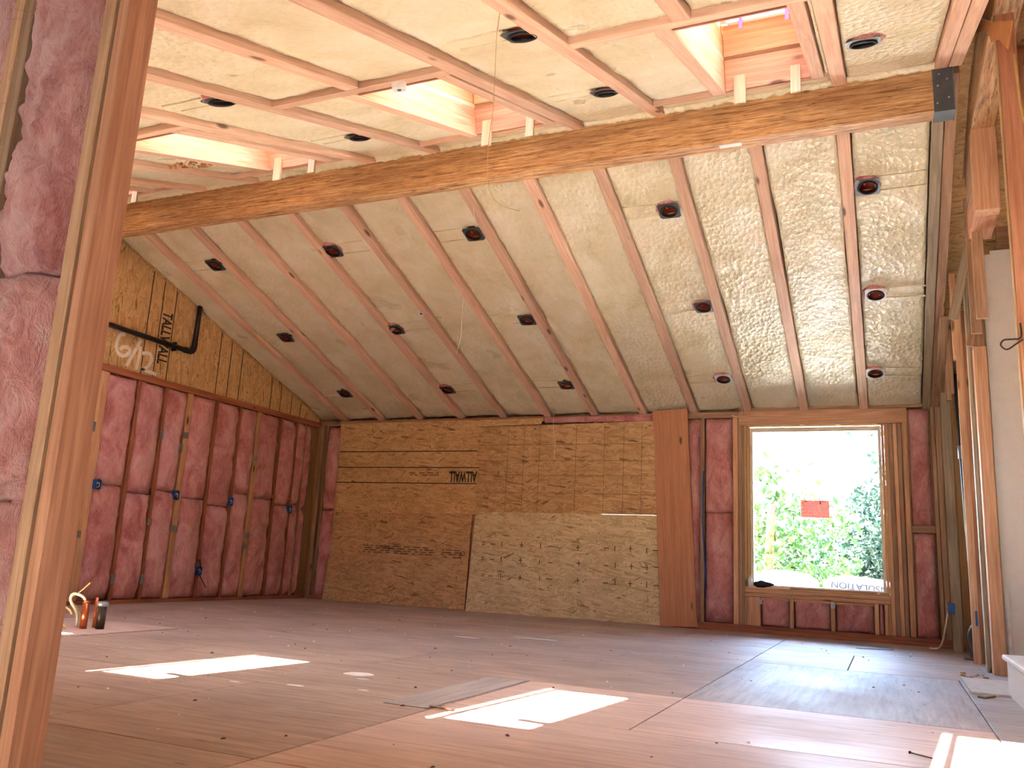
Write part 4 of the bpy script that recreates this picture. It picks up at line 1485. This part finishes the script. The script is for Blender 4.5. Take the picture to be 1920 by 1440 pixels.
# drain stack and trap between the studs
ds = empty('drain_stack', (0.69, 8.7, 0.0), 'black drain stack with coupling standing between the partition studs', 'pipe')
ob('stack_pipe', tube_mesh('stack', [(0.70, 8.72, 0.1), (0.66, 8.72, 2.55)], 0.042, M['abs'], 14), ds)
ob('coupling', tube_mesh('coupling', [(0.672, 8.72, 1.75), (0.671, 8.72, 1.87)], 0.05, M['steel'], 14), ds)
ob('trap', tube_mesh('trap', smooth_path([(0.66, 8.62, 0.0), (0.66, 8.62, 0.12), (0.645, 8.6, 0.2), (0.68, 8.58, 0.28), (0.70, 8.66, 0.34)], 4), 0.042, M['steel_dark'], 14), ds)
for k, (x, y) in enumerate(((0.655, 8.4), (0.668, 8.36))):
    wire('dark_cable', [(x, y, 2.4), (x - 0.02, y, 1.6), (x + 0.02, y, 1.0), (x - 0.01, y, 0.35)], 0.006, M['wire_dark'], ('left' if k == 0 else 'right') + ' one of two dark cables hanging between the partition studs', 'cable')
ebox('electrical_box', frame_matrix(V((0.50, 9.225, 0.40)), V((0, 1, 0)), V((0, 0, 1)), V((-1, 0, 0))), 'blue electrical box on the grey stud at the far right corner')
wire('extension_cord', [(0.495, 9.20, 0.36), (0.47, 9.24, 0.22), (0.44, 9.30, 0.08), (0.40, 9.36, 0.012), (0.33, 9.40, 0.008)], 0.008, M['wire_white'], 'white cord dropping from the box in the far right corner to the floor', 'cord')
k_ = 0.635
wire('dark_wire_loop', [(0.637, 4.65, 1.90), (0.637, 4.65, 1.829), (0.603, 4.65, 1.82), (0.562, 4.645, 1.817), (0.546, 4.64, 1.791), (0.572, 4.645, 1.768), (0.613, 4.65, 1.795), (0.644, 4.65, 1.817)], 0.004, M['wire_dark'], 'dark wire loop hanging from the nearest partition stud', 'wire')
wire('pale_cable', [(0.70, 4.64, 3.35), (0.715, 4.63, 3.0), (0.74, 4.6, 2.8), (0.75, 4.6, 2.5)], 0.006, M['wire_yellow'], 'pale cable running down the nearest partition stud at the top right', 'cable')
wire('pale_cable', [(0.79, 4.62, 3.25), (0.785, 4.61, 2.95), (0.80, 4.56, 2.66)], 0.006, M['kraft'], 'brown cable beside the pale one at the top right', 'cable')
bb = empty('junction_box', (0.765, 4.6, 2.62), 'black junction box on the right edge beside the nearest stud', 'electrical box')
ob('box_body', box_mesh(0.07, 0.05, 0.13, M['black'], 0.004), bb, Matrix.Translation((0.775, 4.6, 2.565)))
ob('cover', box_mesh(0.06, 0.006, 0.12, M['steel_dark'], 0.001), bb, Matrix.Translation((0.775, 4.573, 2.565)))

# ================================================================== NEAR WALL (foreground, left of the opening)
wall_near = empty('wall_near', (-3.0, 1.42, 0), kind='structure')
YW0, YW1 = 1.38, 1.47
ZT = znear(YW0) - 0.01
vboard('post', -1.8115, -1.775, YW0, YW1, -0.6, ZT, M['fir_red'], wall_near, 0.003)
vboard('post', -1.857, -1.818, YW0 - 0.006, YW1, -0.6, ZT, M['fir'], wall_near, 0.003)
px = -1.857
xk = [px]
vboard('stud', -2.235, -2.197, YW0 - 0.004, YW1, -0.6, ZT, M['fir'], wall_near, 0.003)
vboard('stud', -2.197, -2.158, YW0 + 0.002, YW1, -0.6, ZT, M['fir_dark'], wall_near, 0.003)
bx = [(-2.156, -1.86)]
x = -2.235
for k in range(12):
    x2 = x - 0.37
    bx.append((x2, x))
    vboard('stud', x2 - 0.038, x2, YW0, YW1, -0.6, ZT, M['fir_red'], wall_near, 0.003)
    x = x2 - 0.038
    if x < -7.0:
        break
for k, (a, b) in enumerate(bx):
    big = k == 0
    kw = dict(nx=26 if big else 8, nz=90 if big else 14, bulge=0.03 if big else 0.01, rough=0.014, wisps=0.05 if big else 0.0)
    m_ = M['pink_near']
    batt(wall_near, a, b - (0.02 if big else 0), 1.30, ZT - 0.01, YW0 + 0.018, 0.068, m_, 'far', **kw)
    batt(wall_near, a, b - (0.03 if big else 0), 0.72, 1.292, YW0 + 0.012, 0.072, m_, 'far', **kw)
    batt(wall_near, a, b - (0.05 if big else 0), -0.55, 0.712, YW0 + 0.016, 0.070, m_, 'far', **kw)
xboard('header', -1.775, 0.62, YW0, YW1, 2.22, ZT, M['fir_red'], wall_near)
xboard('top_plate', -7.28, 0.62, YW0, YW1, ZT, ZT + 0.04, M['fir_red'], wall_near)
# fibre wisps standing off the close batt
vs_, fs = [], []
random.seed(21)
wis = []
for k in range(70):
    x = random.uniform(-2.13, -1.89)
    z = random.uniform(0.75, 2.15)
    p = V((x, YW0 - 0.03 + random.uniform(-0.01, 0.01), z))
    pts = [p]
    d = V((random.uniform(-1, 1), random.uniform(-0.6, 0.3), random.uniform(-1, 1))).normalized()
    for q in range(5):
        d = (d + V((random.uniform(-.6, .6), random.uniform(-.5, .5), random.uniform(-.6, .6)))).normalized()
        p = p + d * 0.016
        pts.append(p)
    wis.append(pts)
for pts in wis:
    n = len(pts)
    base = len(vs_)
    for i, p in enumerate(pts):
        for kk in range(3):
            a = kk * 2.094
            vs_.append(p + V((math.cos(a), math.sin(a), math.cos(a + 1))) * 0.0004)
    for i in range(n - 1):
        for kk in range(3):
            fs.append((base + 3 * i + kk, base + 3 * i + (kk + 1) % 3, base + 3 * i + 3 + (kk + 1) % 3, base + 3 * i + 3 + kk))
tag(ob('fibre_wisps', mesh_from('wisps', vs_, fs, M['pink_near']), wall_near), kind='stuff')

# room the photograph was taken from: floor one level down, walls, flat ceiling, low wall opening behind added to let in fill light
wall_back = ob('wall_entry', boxes_mesh('wb', [(-7.45, -7.35, -3.2, 1.38, -1.0, 2.6), (3.1, 3.2, -3.2, 1.4, -1.0, 2.6), (-7.45, -1.2, -3.2, -3.1, -1.0, 2.6), (0.0, 3.2, -3.2, -3.1, -1.0, 2.6), (-1.2, 0.0, -3.2, -3.1, 0.0, 2.6)], M['drywall']))
tag(wall_back, kind='structure')
fl2 = ob('floor_entry', boxes_mesh('fe', [(-7.45, 3.2, -3.2, 1.38, -1.0, -0.9), (-7.45, 3.2, 1.36, 1.40, -0.9, -0.01)], M['floor_pale']))
tag(fl2, kind='structure')
cl2 = ob('ceiling_entry', boxes_mesh('ce', [(-7.45, 3.2, -3.2, 1.40, 2.46, 2.56)], M['drywall']))
tag(cl2, kind='structure')

# ================================================================== PIPES AND CABLES IN THE FLOOR
cp = empty('copper_pipe', (-5.30, 4.55, 0), 'wide copper pipe stub standing out of the pinkish floor patch', 'pipe')
ob('tube', tube_mesh('tube', [(-5.30, 4.55, 0.0), (-5.30, 4.55, 0.195)], 0.026, M['copper'], 18), cp)
ob('rim', lathe_mesh('rim', [(0.022, 0.19), (0.028, 0.19), (0.028, 0.2), (0.022, 0.2), (0.022, 0.19)], M['copper'], 18), cp, Matrix.Translation((-5.30, 4.55, 0)))
cp2 = empty('copper_pipe', (-5.33, 4.66, 0), 'thin copper pipe stub right behind the wide copper one', 'pipe')
ob('tube', tube_mesh('tube', [(-5.33, 4.67, 0.0), (-5.335, 4.67, 0.22)], 0.014, M['copper'], 14), cp2)
ip = empty('iron_pipe', (-5.22, 4.62, 0), 'dark brown pipe stub with a coupling ring beside the copper pipes', 'pipe')
ob('tube', tube_mesh('tube', [(-5.215, 4.62, 0.0), (-5.215, 4.62, 0.19)], 0.030, M['iron'], 18), ip)
ob('coupling', lathe_mesh('coupling', [(0.030, 0.165), (0.040, 0.167), (0.040, 0.195), (0.034, 0.2), (0.026, 0.2), (0.026, 0.17)], M['steel'], 18), ip, Matrix.Translation((-5.215, 4.62, 0)))
wire('floor_cable', [(-5.42, 4.60, 0.0), (-5.44, 4.60, 0.10), (-5.50, 4.58, 0.19), (-5.48, 4.58, 0.24), (-5.40, 4.60, 0.22), (-5.36, 4.60, 0.17)], 0.010, M['wire_white'], 'white cable looping up behind the copper pipe', 'cable')
wire('floor_cable', [(-5.38, 4.62, 0.0), (-5.46, 4.62, 0.13), (-5.53, 4.60, 0.20), (-5.44, 4.60, 0.255), (-5.35, 4.6, 0.325)], 0.005, M['wire_yellow'], 'thin yellow cable reaching up highest among the floor cables', 'cable')
wire('floor_cable', [(-5.35, 4.45, 0.0), (-5.43, 4.46, 0.08), (-5.50, 4.5, 0.13), (-5.54, 4.52, 0.17), (-5.47, 4.55, 0.13), (-5.42, 4.54, 0.10)], 0.008, M['wire_yellow'], 'yellowish cable lying lowest among the floor cables', 'cable')

# ================================================================== HANGING WIRES
s_ = 2.9 / 4.6
pts = [(-2.282, 4.6, 4.30), (-2.3, 4.6, 4.14), (-2.299, 4.6, 3.859), (-2.295, 4.6, 3.582), (-2.314, 4.6, 3.315), (-2.304, 4.6, 3.086), (-2.269, 4.6, 2.95), (-2.196, 4.6, 2.867), (-2.062, 4.6, 2.809)]
pts = [(-1.439, 2.9, 2.955), (-1.450, 2.9, 2.845), (-1.449, 2.9, 2.668), (-1.447, 2.9, 2.493), (-1.459, 2.9, 2.325), (-1.453, 2.9, 2.180), (-1.430, 2.9, 2.094), (-1.384, 2.9, 2.042), (-1.300, 2.9, 2.006)]
wire('hanging_wire', pts, 0.0016, M['wire_yellow'], 'long thin wire hanging from the near ceiling in front of the ridge beam', 'wire')
wire('hanging_wire', [(-3.768, 7.172, 3.30), (-3.80, 7.20, 3.20), (-3.83, 7.25, 3.02), (-3.83, 7.26, 2.82), (-3.86, 7.24, 2.62)], 0.004, M['wire_white'], 'pale curling wire hanging from a rafter in the middle of the far slope', 'wire')
wire('hanging_wire', [(-3.30, 6.43, 3.575), (-3.29, 6.39, 3.60), (-3.24, 6.25, 3.60), (-3.21, 6.16, 3.64)], 0.004, M['wire_white'], 'short wire poking up from the upper middle light can', 'wire')
wire('hanging_wire', [(-3.735, 9.66, 2.50), (-3.72, 9.64, 2.25), (-3.69, 9.64, 2.08), (-3.70, 9.64, 1.87)], 0.004, M['wire_white'], 'pale string hanging over the top of the upper right sheet', 'string')

# ================================================================== DEBRIS
random.seed(42)


def chips(name, n, area, smin, smax, mat, seed):
    random.seed(seed)
    vs_, fs = [], []
    for k in range(n):
        x = random.uniform(area[0], area[1])
        y = random.uniform(area[2], area[3])
        s = random.uniform(smin, smax)
        b = len(vs_)
        a = random.uniform(0, 6.28)
        ca, sa = math.cos(a), math.sin(a)
        for (dx, dy, dz) in ((-1, -.5, 0), (1, -.4, 0), (.8, .5, 0), (-.9, .6, 0), (-.5, -.2, .7), (.6, 0, .5), (.3, .3, .8), (-.5, .3, .6)):
            dx *= random.uniform(.6, 1.2); dy *= random.uniform(.5, 1.3)
            vs_.append((x + (dx * ca - dy * sa) * s, y + (dx * sa + dy * ca) * s, 0.0005 + dz * s * 0.7))
        for q in ((3, 2, 1, 0), (4, 5, 6, 7), (0, 1, 5, 4), (1, 2, 6, 5), (2, 3, 7, 6), (3, 0, 4, 7)):
            fs.append(tuple(b + i for i in q))
    return mesh_from(name, vs_, fs, mat)


o = ob('foam_crumbs', chips('crumbs', 170, (-6.8, 0.35, 1.9, 9.4), 0.004, 0.011, M['white'], 1))
tag(o, 'white foam crumbs scattered over the plywood floor', 'debris', kind='stuff')
o = ob('wood_chips', chips('chips', 90, (-6.0, 0.3, 1.9, 8.6), 0.004, 0.012, M['ink_soft'], 2))
tag(o, 'small dark wood chips scattered over the plywood floor', 'debris', kind='stuff')
sp = board('wood_splinter', (-1.83, 3.40, 0.006), (-1.68, 3.34, 0.012), 0.012, 0.008, M['fir_dark'])
tag(sp, 'dark splinter of wood at the end of the long floor seam', 'splinter')
sl = board('metal_strip', (-0.47, 9.20, 0.004), (0.02, 9.06, 0.004), 0.03, 0.004, M['steel'])
tag(sl, 'flat shiny strip lying on the floor below the window', 'strip')
sl = board('metal_strip', (-0.30, 8.72, 0.004), (0.02, 8.86, 0.004), 0.02, 0.004, M['steel_dark'])
tag(sl, 'thin dark strip lying on the floor in front of the shiny one', 'strip')
nl = empty('nail', (0.08, 3.70, 0.003), 'loose nail lying in the sunlit floor at the bottom right', 'nail')
ob('shank', tube_mesh('shank', [(0.05, 3.72, 0.004), (0.12, 3.66, 0.004)], 0.0025, M['iron'], 6), nl)
ob('nail_head', tube_mesh('head', [(0.049, 3.721, 0.004), (0.046, 3.7235, 0.004)], 0.006, M['iron'], 8), nl)
tag(board('wood_block', (0.46, 5.75, 0.006), (0.52, 5.88, 0.006), 0.05, 0.012, M['fir_grey']), 'grey offcut of wood lying beside the right posts', 'block')
o = ob('sawdust_pile', chips('sawdust', 60, (0.44, 0.60, 6.3, 7.2), 0.008, 0.02, M['kraft'], 9))
tag(o, 'brown torn scraps piled at the foot of the right posts', 'debris', kind='stuff')
tag(board('floor_plate', (0.42, 6.35, 0.006), (0.75, 6.35, 0.006), 0.85, 0.012, M['concrete'], None, bevel=0.001), 'pale grey backer sheet on the floor in front of the right posts', 'sheet')
tag(xboard('floor_batten', 0.56, 0.72, 8.42, 8.46, 0.0, 0.02, M['fir_dark']), 'short dark batten on the floor in front of the drain trap', 'board')

# ================================================================== OUTSIDE
ground = ob('ground', boxes_mesh('ground', [(-40, 40, D + 0.16, 60, -0.6, -0.5), (-40, 40, -40, -3.2, -1.1, -1.0)], M['concrete']))
tag(ground, kind='structure')


def leaf_cloud(name, centre, radii, n, size, mat, seed, parent):
    random.seed(seed)
    vs_, fs = [], []
    for k in range(n):
        while True:
            p = V((random.uniform(-1, 1), random.uniform(-1, 1), random.uniform(-1, 1)))
            if p.length < 1 and noise.noise(p * 2.3 + V((seed, 0, 0))) > -0.12:
                break
        p = V(centre) + V((p.x * radii[0], p.y * radii[1], p.z * radii[2]))
        s = size * random.uniform(0.6, 1.3)
        nrm = V((random.gauss(0, 1), random.gauss(0, 1), random.gauss(0.6, 1))).normalized()
        u = nrm.orthogonal().normalized()
        w = nrm.cross(u)
        a = random.uniform(0, 6.28)
        u, w = u * math.cos(a) + w * math.sin(a), w * math.cos(a) - u * math.sin(a)
        b = len(vs_)
        vs_ += [p - u * s, p - w * s * 0.5 + nrm * s * 0.12, p + u * s, p + w * s * 0.5 + nrm * s * 0.12]
        fs += [(b, b + 1, b + 2), (b, b + 2, b + 3)]
    o = ob(name, mesh_from(name, vs_, fs, mat), parent)
    tag(o, kind='stuff')
    return o


def tree(base, label, trunk, clouds, mat, size, seed):
    t = empty('garden_tree', base, label, 'tree')
    ob('trunk', tube_mesh('trunk', smooth_path(trunk, 3), [0.06] * (3 * (len(trunk) - 1) + 1), M['trunk'], 8), t)
    for k, (c, r, n) in enumerate(clouds):
        leaf_cloud('foliage', c, r, n, size, mat, seed + k, t)
    return t


tree((-1.6, 12.6, -0.5), 'light green leafy shrub outside, filling the left of the window view', [(-1.6, 12.6, -0.5), (-1.55, 12.6, 0.6), (-1.5, 12.7, 1.6)],
     [((-1.75, 12.9, 0.95), (0.8, 0.6, 1.25), 1500), ((-1.0, 13.3, 0.9), (0.75, 0.6, 1.0), 1100), ((-1.4, 13.0, 2.2), (0.7, 0.5, 0.5), 90)], M['leaf_light'], 0.065, 5)
tree((0.4, 15.0, -0.5), 'darker blue-green tree outside, filling the right of the window view', [(0.4, 15.0, -0.5), (0.4, 15.0, 1.0), (0.3, 15.0, 2.4)],
     [((0.1, 15.0, 1.2), (0.85, 0.9, 1.15), 5200), ((-0.6, 15.6, 0.75), (1.0, 0.8, 0.75), 3600), ((0.2, 15.0, 2.5), (0.6, 0.6, 0.4), 260)], M['leaf_dark'], 0.055, 15)
tree((1.8, 19.0, -0.5), 'thin high branch of a tree behind, crossing the top of the window view', [(1.8, 19.0, -0.5), (1.6, 19.0, 3.0), (0.6, 19.0, 4.2)],
     [((-0.35, 19.0, 3.95), (1.0, 0.8, 0.42), 260)], M['leaf_dark'], 0.10, 25)
fence = empty('garden_fence', (0, 20.5, -0.5), 'pinkish cedar board fence at the back of the garden', 'fence')
for k in range(46):
    x = -6.0 + 0.2 * k
    vboard('fence_board', x + 0.005, x + 0.19, 20.5, 20.52, -0.5, 0.75, M['fence'], fence, 0.0)
for z in (-0.2, 0.5):
    xboard('fence_rail', -6.0, 3.2, 20.52, 20.56, z, z + 0.09, M['fence'], fence, 0.0)


def bag(c, sx, sy, sz, rot, label, seed, txt=False):
    bm = bmesh.new()
    bmesh.ops.create_uvsphere(bm, u_segments=28, v_segments=16, radius=1.0)
    for v in bm.verts:
        x, y, z = v.co
        f = lambda q: math.copysign(abs(q) ** 0.55, q)
        q = 1 + 0.06 * noise.noise(v.co * 2.6 + V((seed, 0, 0)))
        v.co = V((f(x) * sx * q, f(y) * sy * q, f(z) * sz * q * (1 - 0.45 * abs(x) ** 2)))
    me = bpy.data.meshes.new('bag')
    bm.to_mesh(me)
    bm.free()
    me.materials.append(M['bag'])
    me.polygons.foreach_set('use_smooth', [True] * len(me.polygons))
    t = empty('insulation_bag', c, label, 'bag', 'white insulation bags outside the window')
    m = Matrix.Translation(V(c) + V((0, 0, sz))) @ Matrix.Rotation(rot, 4, 'Y')
    ob('bag_body', me, t, m)
    if txt:
        tm = text_mesh('INSULATION', 0.10, M['bag_ink'], 0.001, 0.002, 0.62)
        ob('bag_lettering', tm, t, m @ frame_matrix(V((-0.02, -sy * 1.02, 0.02)), V((-1, 0, 0)), V((0, 0, -1)), V((0, -1, 0))))
    return t


pal = empty('pallet_stack', (-0.7, 10.95, -0.5), 'low timber platform outside carrying the white bags', 'platform')
for k in range(7):
    xboard('platform_board', -1.6, 0.35, 10.55 + 0.12 * k, 10.65 + 0.12 * k, 0.32, 0.35, M['fence'], pal)
for x in (-1.5, -0.6, 0.25):
    for y in (10.6, 11.3):
        vboard('platform_leg', x - 0.04, x + 0.04, y - 0.04, y + 0.04, -0.5, 0.32, M['fence'], pal)
bag((-1.12, 10.90, 0.375), 0.36, 0.25, 0.15, 0.06, 'white plastic bag outside the left of the window pane', 2)
bag((-0.28, 10.85, 0.385), 0.42, 0.25, 0.13, 0.06, 'white plastic bag with blue print outside the middle of the window', 6, True)
